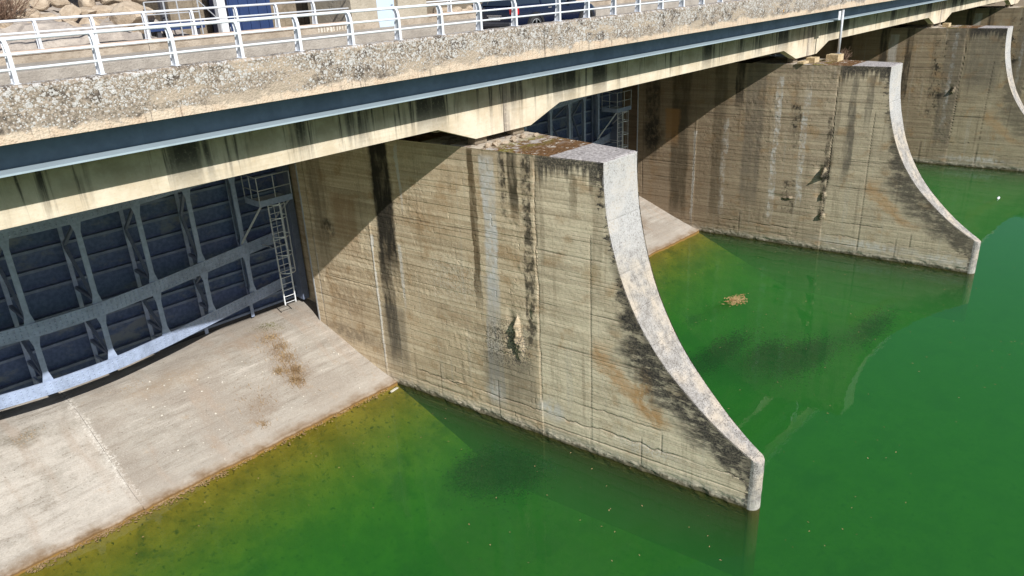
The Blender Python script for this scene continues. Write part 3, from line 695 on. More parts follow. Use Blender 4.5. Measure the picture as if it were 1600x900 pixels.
def make_pier(i, mat, dz, dy, spalls, label):
    root = empty('pier', (i * S, 0, 0), label, 'pier', 'concrete piers of the spillway')
    m = MB()
    Pn, nd, cr = pier_face(True, dz, dy, 100 + 50 * i, spalls)
    Pf, ndf, crf = pier_face(False, 0.6, 0.6, 0, [])
    m.grid(Pn); m.grid(Pf)
    nv = len(m.v)
    xb = hw(YSLOT)
    # gate slots, back part and inner core
    m.box(-xb + 0.75, xb - 0.75, YSLOT - 0.05, 19.6, -6, HP)
    m.box(-xb, xb, 19.6, 24, -6, HP - 0.01)
    for sx in (-1, 1):
        m.add([(sx * xb, YSLOT, -6), (sx * (xb - 0.8), YSLOT, -6), (sx * (xb - 0.8), YSLOT, HP), (sx * xb, YSLOT, HP)], [(0, 1, 2, 3) if sx < 0 else (3, 2, 1, 0)])
    me = m.mesh('body', mat, smooth=False)
    attr(me, 'nose_dist', np.concatenate([nd.ravel(), ndf.ravel(), np.full(len(m.v) - nv, 9.0)]))
    attr(me, 'crack', np.concatenate([cr.ravel(), crf.ravel(), np.zeros(len(m.v) - nv)]))
    obj('body', me, root)
    # top slab, slightly worn
    yy = np.linspace(0.0, 8.0, 80); uu = np.linspace(-1, 1, 34)
    Yg, Ug = np.meshgrid(yy, uu, indexing='ij')
    Zt = HP + 0.03 * fbm(Yg * 1.5, Ug * 2 + i, 60 + i) * (1 - np.abs(Ug) ** 6) + 0.02
    Zt = np.where(np.abs(Ug) > 0.985, HP - 0.03, Zt); Zt[0, :] = HP - 0.02
    MB().grid(np.stack([Ug * (hw(Yg) + 0.004), Yg - 0.002, Zt], -1)[::-1]).build('top_slab', 'top', root, smooth=False)
    # curved nose, cast in lifts
    cuts = [0, 26, 46, 61, 74, 88, 104, 120]
    for a, b in zip(cuts[:-1], cuts[1:]):
        yy = CY[a:b + 1]; zz = CZ[a:b + 1]
        s = np.concatenate([[0], np.cumsum(np.hypot(np.diff(yy), np.diff(zz)))])
        ns = max(6, int(s[-1] / (0.06 if i < 2 else 0.2))); si = np.linspace(0.003, s[-1] - 0.003, ns)
        yi = np.interp(si, s, yy); zi = np.interp(si, s, zz)
        ty = np.gradient(yi, si); tz = np.gradient(zi, si)
        nu = 30 if i < 2 else 12
        uu = np.linspace(-1, 1, nu)
        off = 0.012 + 0.018 * fbm(np.add.outer(si * 4, uu * 0), np.add.outer(si * 0, uu * 5) + a, 70 + i) + (0.010 * (h2(a, i, 3) - 0.5))
        off = off * np.minimum(1, 0.3 + (np.minimum(si, s[-1] - si) / 0.03))[:, None]
        off = np.where(np.abs(uu)[None, :] > 0.97, -0.035, off)
        ny, nz = tz, -ty          # outward normal: towards -y
        ny, nz = -np.abs(tz), np.abs(ty)
        Yp = yi[:, None] + ny[:, None] * off; Zp = zi[:, None] + nz[:, None] * off
        Xp = uu[None, :] * (hw(yi)[:, None] + 0.006)
        MB().grid(np.stack([Xp, Yp, Zp], -1)).build('nose_panel', 'nose', root, smooth=False)
    # rounded tip standing in the water
    wt = hw(-5.62); plan = [(-wt, -5.62)] + [(-wt * math.cos(t), -5.66 - 0.27 * math.sin(t)) for t in [math.pi * j / 22 for j in range(23)]] + [(wt, -5.62)]
    zs = np.concatenate([[-6, -2], np.arange(-0.4, 1.80, 0.09), [2.5]])
    T = np.zeros((len(zs), len(plan), 3))
    for a, zc in enumerate(zs):
        for b, (px, py) in enumerate(plan):
            sh = 1.0 if zc < 1.9 else (0.97 if zc < 2 else 0.90)
            wob = 1 + 0.05 * (vn(np.array(zc * 4.0), np.array(b * 0.6), 80 + i) - 0.5)
            sh = 1.0; T[a, b] = (px * sh * wob, -5.62 + (py + 5.62) * sh * wob, min(zc, 2.05 + 0.5 * (py + 5.62) + (0.0 if zc > 2 else -0.02)))
    m = MB().grid(T[:, ::-1]); k = len(m.v) - len(plan)
    m.add(m.v[k:k + len(plan)], [tuple(range(len(plan)))])
    m.build('nose_tip', 'nose', root, smooth=False)
    # steel guide edging the gate slot, both sides
    for sx in (-1, 1):
        g = MB(); g.box(sx * xb - 0.03, sx * xb + 0.03, YSLOT - 0.07, YSLOT + 0.02, 1.9, HP - 0.1)
        g.box(sx * (xb - 0.04) - 0.03, sx * (xb - 0.04) + 0.03, 19.3, 19.42, 1.9, HP - 0.1)
        g.build('slot_guide', 'galv', root)
    return root

SP1 = [(3.80, 4.40, 0.17, 0.75, 0.20), (3.66, 3.75, 0.20, 0.55, 0.10), (7.05, 1.18, 0.35, 0.10, 0.07), (3.0, 5.5, 0.14, 0.35, 0.05)]
SP2 = [(2.98, 5.05, 0.16, 0.4, 0.30), (2.85, 3.6, 0.16, 0.3, 0.16), (2.8, 2.3, 0.16, 0.25, 0.16), (5.0, 3.2, 0.4, 0.12, 0.1)]
make_pier(0, 'pier1', 0.036, 0.05, SP1, 'nearest pale concrete pier with curved nose and white and black streaks')
make_pier(1, 'pier2', 0.055, 0.075, SP2, 'second brown streaked pier carrying the thin pole on its top')
make_pier(2, 'pier3', 0.10, 0.12, [(3.1, 6.5, 0.16, 0.3, 0.25)], 'third dark stained pier at the right edge behind the pole pier')
make_pier(3, 'pier3', 0.25, 0.25, [], 'farthest pier, a dark strip of wall at the upper right edge')

# ================================================================== BRIDGE
YG = 5.40; ZSOF = 12.50; ZHB = 11.87; ZSLAB = 14.57; YPF = 3.95; ZPT = 15.716
bridge = empty('bridge', (0, 0, 0), 'long concrete road bridge with lichen covered parapet and blue steel channel', 'bridge')
def span_poly(x0, x1):
    return [(x0, ZHB), (x0 + 1.5, ZHB), (x0 + 3.3, ZSOF), (x1 - 3.3, ZSOF), (x1 - 1.5, ZHB), (x1, ZHB), (x1, ZSLAB), (x0, ZSLAB)]
gm = MB().prism(span_poly(0.018, S - 0.018), 'y', 0, 0.45).mesh('girder', 'girder')
for i in range(-1, 4):
    for yb in (YG, 7.6, 9.8, 12.0):
        obj('girder', gm.copy() if False else gm, bridge, (i * S, yb, 0))
for i in range(-1, 4):
    m = MB(); m.box(i * S + 0.8 + 0.015, (i + 1) * S + 0.8 - 0.015, YPF + 0.03, 13.9, ZSLAB, 15.0)
    m.build('deck_slab', 'girder', bridge)
    for yb in (7.0, 9.2, 11.4):      # cross beams between the girders above each pier
        MB().box(i * S - 0.4, i * S + 0.4, yb - 1.12, yb + 0.55, 12.3, ZSLAB).build('cross_beam', 'girder', bridge)

def parapet(x0, x1, seed, res):
    n = int((x1 - x0) / res); x = np.linspace(x0, x1, n)
    prof = [(YPF + 0.25, ZSLAB - 0.0), (YPF, ZSLAB), (YPF, 14.7)] + [(YPF, z) for z in np.arange(14.76, 15.66, max(0.06, res))] + [(YPF + 0.015, 15.68), (YPF + 0.05, ZPT), (YPF + 0.25, ZPT + 0.005), (YPF + 0.5, ZPT), (YPF + 0.53, 15.68), (YPF + 0.53, 15.0)]
    Y_ = np.array([p[0] for p in prof]); Z_ = np.array([p[1] for p in prof])
    Xg = np.repeat(x[:, None], len(prof), 1); Yg = np.repeat(Y_[None], n, 0); Zg = np.repeat(Z_[None], n, 0)
    d = 0.03 * fbm(Xg * 5, Zg * 5, seed, 4) + 0.02 * fbm(Xg * 0.8, Zg * 1.5, seed + 3, 3)
    front = (Zg > 14.6) & (Yg < YPF + 0.04)
    Yg = Yg - np.where(front, d, 0)
    Zg = Zg + np.where((Zg > 15.69), 0.04 * fbm(Xg * 4, Yg * 4, seed + 5, 4), 0)
    k = MB().grid(np.stack([Xg, Yg, Zg], -1)[:, ::-1])
    for e in (0, n - 1):
        o = e * len(prof); f = tuple(range(o, o + len(prof))); k.f.append(f if e == 0 else f[::-1])
    return k
for i, res in ((-1, 0.05), (0, 0.06), (1, 0.12), (2, 0.25), (3, 0.4)):
    parapet(i * S + 0.8 + 0.015, (i + 1) * S + 0.8 - 0.015, 200 + i, res).build('parapet_panel', 'parapet', bridge, smooth=False)
# steel channel under the parapet, in two lengths per span
cm = MB()
YW = 4.82
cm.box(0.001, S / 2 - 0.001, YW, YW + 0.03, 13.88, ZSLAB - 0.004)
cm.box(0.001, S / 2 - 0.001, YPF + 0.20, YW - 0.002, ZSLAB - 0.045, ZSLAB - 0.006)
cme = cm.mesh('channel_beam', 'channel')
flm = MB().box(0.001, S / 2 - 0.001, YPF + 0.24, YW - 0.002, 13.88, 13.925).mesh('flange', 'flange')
bk = MB().prism([(YW + 0.034, 14.05), (YW + 0.034, ZSLAB - 0.004), (YG - 0.004, ZSLAB - 0.004), (YG - 0.004, 14.25)], 'x', -0.05, 0.05).mesh('bracket', 'channel')
for i in range(-2, 8):
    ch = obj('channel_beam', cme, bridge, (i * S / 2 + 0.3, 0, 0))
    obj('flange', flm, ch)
    for j in range(4): obj('bracket', bk, ch, (1.5 + j * 3.5, 0, 0))

# bearings on the pier tops, rubble and mortar beds
for i in range(4):
    for j, dx in enumerate((-1.05, 1.05)):
        MB().box(i * S + dx - 0.32, i * S + dx + 0.32, YG + 0.22, YG + 0.6, HP + 0.03, ZHB).build('bearing_block', 'backwall', bridge, bevel=0.02)

# road
r = empty('road', (0, 0, 0), None, None); tag(r, kind='structure')
MB().box(-40, 115, 4.49, 5.15, 15.0, 15.22).build('gutter_strip', 'gutter', r)
MB().box(-40, 115, 5.15, 10.0, 15.0, 15.12).build('carriageway', 'asphalt', r)
MB().box(-40, 115, 10.0, 10.25, 15.0, 15.52).build('kerb', 'pave', r, bevel=0.02)
MB().box(-40, 115, 10.25, 13.6, 15.0, 15.505).build('sidewalk', 'pave', r)
MB().box(-40, 115, 13.6, 60, 14.2, 15.36).build('yard', 'ground', r)
# back parapet wall with coping
bw = empty('roadside_wall', (0, 0, 0), 'low tan concrete wall with pinkish coping along the far side of the road', 'wall')
for (a, b) in ((-40, -20), (-20, -9.3), (-9.3, -0.72), (3.5, 14), (14, 40), (40, 115)):
    MB().box(a + 0.01, b - 0.01, 13.36, 13.66, 15.30, 15.74).build('wall_panel', 'lowwall', bw)
    MB().box(a + 0.015, b - 0.015, 13.32, 13.70, 15.74, 15.87).build('coping', 'coping', bw, bevel=0.015)
# faded white lettering, too worn to read
random.seed(3)
mk = MB(); x = -2.4
for j in range(12):
    w = random.uniform(0.05, 0.12)
    mk.box(x, x + 0.05, 13.352, 13.357, 15.53 + random.uniform(0, .03), 15.72)
    if j % 3 != 2: mk.box(x + 0.052, x + w, 13.352, 13.357, random.choice((15.54, 15.60)), random.choice((15.65, 15.70)))
    x += w + 0.06
mk.build('faded_lettering', 'pebble', bw)

# ------------------------------------------------------------------ railings
def post_mesh(h, back, w, front_t):
    """I-shaped upright whose head bends back over the road"""
    path = [(0, 0), (0, h * 0.62), (back * 0.10, h * 0.78), (back * 0.42, h * 0.92), (back, h)]
    k = MB()
    for off, t, w_ in ((0.0, front_t, w), (0.24, 0.012, w)):
        P = [(y + off * (1 - 0.45 * z / h), z) for y, z in path]
        poly = P + [(y + t, z) for y, z in reversed(P)]
        k.prism(poly, 'x', -w_ / 2, w_ / 2)
    Pa = [(y + front_t, z) for y, z in path]; Pb = [(y + 0.24 * (1 - 0.45 * z / h), z) for y, z in reversed(path)]
    k.prism(Pa + Pb, 'x', -0.022, 0.022)
    k.box(-w * .8, w * .8, -0.03, 0.28, -0.012, 0.0)
    return k.mesh('post', 'rail')
ZR = ZPT + 0.02
fr_ = empty('railing', (0, 0, 0), 'white three bar steel railing with curved posts on the near parapet', 'railing')
pm = post_mesh(0.90, 0.16, 0.085, 0.02)
SPC = 1.7232; X0 = -15.939
px = [X0 + SPC * k for k in range(-4, 10)] + [1.93 + 1.72 * k for k in range(0, 52)]
for x in px: obj('post', pm, fr_, (x, 4.12, ZR))
for yy, zz, rr in ((4.285, 0.885, 0.042), (4.155, 0.585, 0.030), (4.145, 0.285, 0.030)):
    MB().tube([(px[0], yy, ZR + zz), (px[13], yy, ZR + zz), (40, yy, ZR + zz), (px[-1], yy, ZR + zz)], rr, 10).build('rail_bar', 'rail', fr_, smooth=True)
br_ = empty('railing', (0, 0, 0), 'white two bar railing on the low wall across the road', 'railing')
pm2 = post_mesh(0.88, 0.12, 0.075, 0.02)
bx = [-12.61 - 1.7 * k for k in range(6, 0, -1)] + [-12.61 + 1.705 * k for k in range(0, 7)]
bx2 = [5.11 + 1.72 * k for k in range(0, 50)]
for x in bx + bx2: obj('post', pm2, br_, (x, 13.42, 15.885))
for (a, b) in ((bx[0], -0.72), (3.5, bx2[-1])):
    for yy, zz, rr in ((13.55, 0.865, 0.042), (13.46, 0.50, 0.032)):
        MB().tube([(a, yy, 15.885 + zz), ((a + b) / 2, yy, 15.885 + zz), (b, yy, 15.885 + zz)], rr, 10).build('rail_bar', 'rail', br_, smooth=True)

# ================================================================== GATES
XC = -13.60
FL = [(0, 15.72), (1.2, 15.75), (3.58, 16.22), (5.97, 16.88), (8.35, 17.50), (10.3, 18.05)]
def fy(dx):
    a = abs(dx); t = np.array([p[0] for p in FL]); y = np.array([p[1] for p in FL])
    return float(np.interp(a, t, y))
def make_gate():
    root = empty('spillway_gate', (0, 0, 0), 'large blue grey steel gate with three bowed riveted girders in the left bay', 'gate', 'steel gates between the piers')
    XW = 10.95
    MB().box(XC - XW, XC + XW, 18.32, 18.38, 2.42, 12.25).build('skin_plate', 'skin', root)
    zs = (2.75, 3.25, 4.35, 4.95, 5.55, 6.75, 7.55, 8.35, 9.15, 10.7, 11.5)
    st = MB(); st.box(-XW, XW, 18.13, 18.318, -0.02, 0.02); st.box(-XW, XW, 18.10, 18.128, -0.09, 0.02)
    sm = st.mesh('stiffener', 'stiff')
    for z in zs: obj('stiffener', sm, root, (XC, 0, z))
    dxs = np.linspace(-10.35, 10.35, 47)
    ys_ = np.array([fy(d) for d in dxs])
    for _ in range(2): ys_[1:-1] = 0.25 * ys_[:-2] + 0.5 * ys_[1:-1] + 0.25 * ys_[2:]
    for gi, (z0, z1) in enumerate(((3.40, 3.95), (5.80, 6.35), (9.60, 10.20))):
        a = MB(); n = len(dxs)
        V = []
        for d, y in zip(dxs, ys_): V += [(XC + d, y - 0.03, z0), (XC + d, y - 0.03, z1), (XC + d, y + 0.03, z1), (XC + d, y + 0.03, z0)]
        F = []
        for i in range(n - 1):
            for j in range(4): F.append((i * 4 + j, (i + 1) * 4 + j, (i + 1) * 4 + (j + 1) % 4, i * 4 + (j + 1) % 4))
        F += [(0, 1, 2, 3), tuple((n - 1) * 4 + j for j in (3, 2, 1, 0))]
        a.add(V, F); fl = a.build('girder_flange', 'gate', root)
        zm = (z0 + z1) / 2
        w = MB(); V = []
        for d, y in zip(dxs, ys_): V += [(XC + d, y + 0.032, zm - 0.02), (XC + d, y + 0.032, zm + 0.02), (XC + d, min(18.09, y + 0.30), zm + 0.02), (XC + d, min(18.09, y + 0.30), zm - 0.02)]
        w.add(V, F); w.build('girder_web', 'stiff', root)
        rv = MB()
        for row in (0.10, 0.20, z1 - z0 - 0.20, z1 - z0 - 0.10):
            for d in np.arange(-10.1, 10.1, 0.19):
                x = XC + d; y = float(np.interp(d, dxs, ys_)) - 0.031; z = z0 + row
                r0 = 0.032
                rv.add([(x - r0, y, z - r0), (x + r0, y, z - r0), (x + r0, y, z + r0), (x - r0, y, z + r0), (x, y - 0.03, z)], [(0, 1, 4), (1, 2, 4), (2, 3, 4), (3, 0, 4)])
        tag(rv.build('rivets', 'gate', fl), kind='stuff')
    def post(z0, z1):
        a, b = 0.10, 0.19
        h = min(0.38, (z1 - z0) * 0.2)
        poly = [(-b, z0), (b, z0), (a, z0 + h), (a, z1 - h), (b, z1), (-b, z1), (-a, z1 - h), (-a, z0 + h)]
        k = MB().prism(poly, 'y', -0.03, 0.0); k.box(-0.015, 0.015, 0.0, 0.24, z0, z1); return k.mesh('post', 'gate')
    pu, pl_, pt = post(6.34, 9.62), post(3.94, 5.82), post(10.18, 12.1)
    rp = MB(); rp.box(-0.08, 0.08, 17.98, 18.01, 2.5, 12.2); rp.box(-0.012, 0.012, 18.01, 18.12, 2.5, 12.2)
    rpm = rp.mesh('rear_post', 'gate')
    for sx in (-1, 1):
        for k in range(4):
            d = sx * (1.19 + 2.38 * k); y = float(np.interp(d, dxs, ys_)); x = XC + d
            for me in (pu, pl_, pt): obj('post', me, root, (x, y + 0.032, 0))
            obj('rear_post', rpm, root, (x, 0, 0))
            dp = 18.0 - y
            if dp > 0.45:
                for (za, zm, zb) in ((9.5, 8.3, 6.45), (5.72, 5.1, 4.05)):
                    MB().bar((x, y + 0.28, za), (x, 17.96, zm), 0.11, 0.11).bar((x, 17.96, zm - 0.05), (x, y + 0.28, zb), 0.11, 0.11).build('brace', 'gatedark', root)
                    MB().bar((x, 17.96, zb + 0.0), (x, y + 0.25, zb + 0.0), 0.13, 0.13).build('strut', 'gatedark', root)
                MB().bar((x, 17.96, 3.3), (x, y + 0.05, 3.52), 0.08, 0.10).build('strut', 'gate', root)
            if k == 3:
                MB().prism([(y + 0.05, 3.5), (18.09, 3.5), (18.09, 12.0), (y + 0.05, 12.0)], 'x', x - 0.03 + sx * 0.03, x + sx * 0.03 + 0.0).build('end_plate', 'skin', root)
        # roller housing in the slot
        xe = XC + sx * 10.95
        MB().box(min(xe, xe + sx * 0.35), max(xe, xe + sx * 0.35), 17.6, 18.7, 2.6, 12.0).build('end_beam', 'gatedark', root)
    MB().box(XC - 10.9, XC + 10.9, 18.26, 18.318, 2.40, 2.62).build('seal_bar', 'black', root)
    return root
gate = make_gate()
for k, lab in ((1, 'blue grey steel gate seen behind the top of the nearest pier'), (2, 'blue grey steel gate in the bay behind the second pier')):
    g2 = copy_tree(gate); g2.location.x = k * S; g2['label'] = lab

# ------------------------------------------------------------------ platform and caged ladder
def make_platform():
    root = empty('access_platform', (0, 0, 0), 'small railed steel platform above the caged ladder in the left bay', 'platform', 'railed platforms beside the gates')
    x0, x1, y0, y1, z = -4.75, -3.10, 16.30, 17.60, 8.33
    fl = MB()
    for j in range(12): yy = y0 + 0.05 + j * (y1 - y0 - 0.1) / 11; fl.box(x0, x1, yy - 0.025, yy + 0.025, z - 0.04, z)
    for xx in (x0, (x0 + x1) / 2, x1): fl.box(xx - 0.02, xx + 0.02, y0, y1, z - 0.06, z - 0.041)
    fl.build('floor_grating', 'galv', root)
    MB().box(x0, x1, y0 - 0.03, y0, z - 0.12, z + 0.16).build('kick_plate', 'gate', root)
    MB().box(x0 - 0.03, x0 - 0.001, y0, y1, z - 0.12, z + 0.16).build('kick_plate', 'gate', root)
    for (xx, yy) in ((x0, y0), (x0 + 0.82, y0), (x1, y0), (x0, y0 + 0.65), (x0, y1)):
        MB().tube([(xx, yy, z - 0.1), (xx, yy, z + 1.22)], 0.024, 6).build('rail_post', 'galv', root)
    for h in (0.62, 1.22):
        MB().tube([(x1, y0, z + h), (x0, y0, z + h), (x0, y1, z + h)], 0.024, 6).build('handrail', 'galv', root)
    MB().bar((x0 + 0.1, y0 + 0.1, z - 0.1), (x0 - 0.65, 17.55, z - 2.0), 0.06, 0.08).build('strut', 'galv', root)
    MB().bar((x1 - 0.1, y0 + 0.1, z - 0.1), (x1 - 0.25, 17.7, z - 1.2), 0.05, 0.06).build('strut', 'galv', root)
    return root
def make_ladder():
    root = empty('caged_ladder', (0, 0, 0), 'white caged ladder hanging from the platform above the left chute', 'ladder', 'caged ladders beside the gates')
    xa, xb, y = -4.20, -3.62, 16.62
    for xx in (xa, xb): MB().box(xx - 0.022, xx + 0.022, y - 0.012, y + 0.05, 3.10, 8.30).build('stile', 'white', root)
    rm = MB().tube([(xa + 0.03, y, 0), (xb - 0.03, y, 0)], 0.015, 6).mesh('rung', 'white')
    for k in range(16): obj('rung', rm, root, (0, 0, 3.2 + 0.32 * k))
    xc, rr = (xa + xb) / 2, 0.40
    arc = [(xc + rr * math.cos(t), y - 0.12 + -rr * 1.25 * math.sin(t), 0) for t in [math.pi * j / 14 for j in range(15)]]
    arc = [(xb, y, 0)] + arc + [(xa, y, 0)]
    hm = MB()
    for p, q in zip(arc[:-1], arc[1:]): hm.bar(p, q, 0.012, 0.05)
    hme = hm.mesh('cage_hoop', 'galv')
    for zz in (4.85, 5.75, 6.65, 7.55, 8.2): obj('cage_hoop', hme, root, (0, 0, zz))
    for t in (0.2, 0.8, math.pi / 2, math.pi - 0.8, math.pi - 0.2):
        X_, Y_ = xc + rr * math.cos(t), y - 0.12 - rr * 1.25 * math.sin(t)
        MB().box(X_ - 0.013, X_ + 0.013, Y_ - 0.006, Y_ + 0.006, 4.83, 8.22).build('cage_strap', 'galv', root)
    for xx in (xa, xb): MB().bar((xx, y + 0.05, 6.0), (xx - 0.05, 18.0, 6.0), 0.04).build('bracket', 'galv', root)
    return root
pf = make_platform(); ld = make_ladder()
for k, la, lb in ((1, 'railed steel platform glimpsed above the nearest pier top against the second pier', 'caged ladder glimpsed above the nearest pier top'),):
    p2 = copy_tree(pf); p2.location.x = k * S; p2['label'] = la
    l2 = copy_tree(ld); l2.location.x = k * S; l2['label'] = lb

# ================================================================== CAR
def make_car():
    root = empty('parked_car', (0.98, 5.62, 15.125), 'dark blue car behind the white railing, seen from its rear right corner', 'car')
    L, Wd = 5.0, 1.78
    # body below the window line: stations along the car (x, half width, z bottom, z belt)
    st = [(0.0, 0.70, 0.42, 0.86), (0.05, 0.80, 0.34, 1.02), (0.25, 0.86, 0.28, 1.10), (0.8, 0.885, 0.25, 1.12), (1.6, 0.89, 0.24, 1.10), (2.6, 0.89, 0.24, 1.08), (3.5, 0.885, 0.24, 1.06), (4.1, 0.87, 0.25, 1.00), (4.6, 0.83, 0.28, 0.92), (4.9, 0.74, 0.34, 0.80), (5.0, 0.60, 0.45, 0.66)]
    k = MB(); ring = []
    for (x, w, zb, zt) in st:
        h = zt - zb
        prof = [(w * 0.86, zb), (w * 0.97, zb + 0.10 * h), (w, zb + 0.35 * h), (w * 1.0, zb + 0.62 * h), (w * 0.97, zb + 0.86 * h), (w * 0.90, zt), (w * 0.5, zt + 0.03), (0, zt + 0.035)]
        pts = [(x, Wd / 2 - a, b) for a, b in prof] + [(x, Wd / 2 + a, b) for a, b in reversed(prof[:-1])]
        ring.append(pts)
    n = len(ring[0])
    k.add([p for r_ in ring for p in r_], [(i * n + j, i * n + (j + 1) % n, (i + 1) * n + (j + 1) % n, (i + 1) * n + j) for i in range(len(ring) - 1) for j in range(n)] + [tuple(range(n - 1, -1, -1)), tuple(range((len(ring) - 1) * n, len(ring) * n))])
    k.build('body', 'carpaint', root, smooth=True)
    # cabin
    gs = [(0.10, 0.70, 1.08, 1.10), (0.42, 0.72, 1.08, 1.52), (0.75, 0.73, 1.08, 1.63), (1.6, 0.74, 1.07, 1.67), (2.5, 0.73, 1.06, 1.62), (3.1, 0.72, 1.04, 1.38), (3.75, 0.74, 1.0, 1.03)]
    k = MB(); ring = []
    for (x, w, zb, zt) in gs:
        t = (zt - zb)
        pts = [(x, Wd / 2 - w * 1.08, zb), (x, Wd / 2 - (w * 1.08 - 0.30 * t), zb + t * 0.85), (x, Wd / 2 - w * 0.62, zt), (x, Wd / 2 + w * 0.62, zt), (x, Wd / 2 + (w * 1.08 - 0.30 * t), zb + t * 0.85), (x, Wd / 2 + w * 1.08, zb)]
        ring.append(pts)
    n = 6
    k.add([p for r_ in ring for p in r_], [(i * n + j, i * n + j + 1, (i + 1) * n + j + 1, (i + 1) * n + j) for i in range(len(ring) - 1) for j in range(n - 1)])
    k.build('window_glass', 'carglass', root, smooth=False)
    rf = MB()
    P = [ring[i] for i in range(1, 6)]
    rf.add([(p[a][0], p[a][1], p[a][2] + 0.012) for p in P for a in (1, 2, 3, 4)], [(i * 4 + j, i * 4 + j + 1, (i + 1) * 4 + j + 1, (i + 1) * 4 + j) for i in range(4 - 1) for j in range(3)])
    rf.build('roof', 'carpaint', root, smooth=True)
    for sgn in (0, 1):
        for (a, b) in ((0, 1), (3, 3), (5, 6)):
            i0, i1 = a, b
            p = ring[i0][0 if sgn == 0 else 5]; q = ring[i1][1 if sgn == 0 else 4]
            MB().bar(p, q, 0.07, 0.05).build('pillar', 'carpaint', root)
    def wheel(x, side):
        y = 0.0 if side == 0 else Wd
        s = -1 if side == 0 else 1
        w = MB().lathe([(0.20, s * -0.20), (0.335, s * -0.20), (0.365, s * -0.16), (0.365, s * -0.02), (0.34, s * 0.015), (0.25, s * 0.018)], (x, y, 0.365), 'y', 28).build('tyre', 'black', root, smooth=True)
        rm = MB()
        rm.lathe([(0.255, s * 0.005), (0.255, s * 0.022), (0.225, s * 0.024), (0.225, s * 0.005)], (x, y, 0.365), 'y', 24)
        rm.lathe([(0.06, s * 0.0), (0.06, s * 0.026), (0.02, s * 0.03)], (x, y, 0.365), 'y', 12)
        for j in range(5):
            a = 2 * math.pi * j / 5 + 0.3
            rm.bar((x + 0.03 * math.cos(a), y + s * 0.016, 0.365 + 0.03 * math.sin(a)), (x + 0.24 * math.cos(a), y + s * 0.016, 0.365 + 0.24 * math.sin(a)), 0.07, 0.02, (0, 1, 0))
        rm.build('rim', 'chrome', w)
        ar = MB()
        arc = [(x + 0.42 * math.cos(t), y + s * -0.012, 0.365 + 0.42 * math.sin(t)) for t in [math.pi * j / 14 for j in range(15)]]
        for p, q in zip(arc[:-1], arc[1:]): ar.bar(p, q, 0.06, 0.10)
        ar.build('wheel_arch', 'black', root)
    for x in (1.20, 4.10):
        for sd_ in (0, 1): wheel(x, sd_)
    for y in (0.10, Wd - 0.10):
        s = 1 if y > 1 else -1
        MB().box(0.02, 0.34, y - 0.12 if s < 0 else y - 0.12, y + 0.12, 0.78, 1.04).build('tail_lamp', 'redlamp', root, bevel=0.05)
    MB().box(-0.05, 0.16, 0.12, Wd - 0.12, 0.40, 0.56).build('bumper', 'darksteel', root, bevel=0.04)
    MB().box(-0.012, 0.06, Wd / 2 - 0.27, Wd / 2 + 0.27, 0.62, 0.74).build('number_plate', 'plate', root)
    MB().box(-0.005, 0.07, Wd / 2 - 0.36, Wd / 2 + 0.36, 0.765, 0.79).build('handle_trim', 'chrome', root)
    MB().lathe([(0.075, -0.012), (0.075, 0.03), (0.05, 0.03), (0.05, -0.012)], (0.035, Wd / 2, 0.95), 'x', 20).build('emblem', 'chrome', root)
    MB().box(2.9, 3.1, -0.16, 0.02, 1.06, 1.20).build('mirror', 'carpaint', root, bevel=0.03)
    MB().box(1.9, 2.08, 0.0, 0.03, 0.93, 0.96).build('door_handle', 'chrome', root)
    root.scale = (1.08, 1.08, 1.08)
    return root
make_car()

# ================================================================== BEHIND THE ROAD
# gatehouse front with pale blue door
t = empty('gatehouse', (0, 0, 0), 'buff concrete gatehouse with a pale blue door beside the far railing', 'building')
MB().box(-0.70, 0.66, 13.30, 16.5, 15.74, 20.0).build('wall', 'tower', t)
MB().box(1.82, 3.48, 13.30, 16.5, 15.74, 20.0).build('wall', 'tower', t)
MB().box(-0.74, 0.66, 13.24, 16.5, 15.30, 15.738).build('plinth', 'lowwall', t)
MB().box(1.82, 3.52, 13.24, 16.5, 15.30, 15.738).build('plinth', 'lowwall', t)
MB().box(0.662, 1.818, 13.34, 13.9, 15.30, 15.44).build('threshold', 'pave', t)
MB().box(0.664, 1.816, 13.36, 16.4, 17.75, 20.0).build('lintel_wall', 'tower', t)
d = MB().box(0.70, 1.70, 13.42, 13.48, 15.442, 17.748).build('door', 'skyblue', t)
MB().tube([(1.60, 13.41, 16.4), (1.60, 13.38, 16.4), (1.50, 13.38, 16.4)], 0.015, 6).build('handle', 'chrome', d)
MB().box(1.702, 1.816, 13.44, 13.56, 15.442, 17.748).build('door_frame', 'backwall', t)
# brown concrete building behind
b = empty('storage_building', (0, 0, 0), 'brown concrete building with a shaded dark doorway behind the far railing', 'building')
for j in range(9):
    x0 = -6.3 + j * 1.05
    MB().box(x0 + 0.012, x0 + 1.04, 18.0 + 0.02 * (j % 2), 18.5, 15.34, 19.5).build('wall_panel', 'backwall', b)
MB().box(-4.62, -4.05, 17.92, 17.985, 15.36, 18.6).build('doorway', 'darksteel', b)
MB().box(-6.4, 3.3, 18.52, 24, 15.3, 19.6).build('rear_block', 'backwall', b)
MB().box(-5.22, -4.88, 15.95, 16.25, 15.36, 19.0).build('white_post', 'white', bevel=0.015)
tag(bpy.data.objects['white_post'], 'thick white post standing beside the deep blue container', 'post')
c = empty('blue_container', (0, 0, 0), 'deep blue metal container standing right of the thick white post', 'container')
MB().box(-4.72, -2.78, 16.1, 17.6, 15.55, 18.0).build('body', 'blue', c)
for j in range(5): MB().box(-4.66 + j * 0.42, -4.50 + j * 0.42, 16.06, 16.098, 15.62, 17.9).build('rib', 'blue', c)
MB().box(-4.6, -2.9, 16.2, 17.5, 15.36, 15.549).build('skid', 'darksteel', c)
bb = empty('blue_beam', (0, 0, 0), 'deep blue steel beam lying on supports behind the far railing', 'beam')
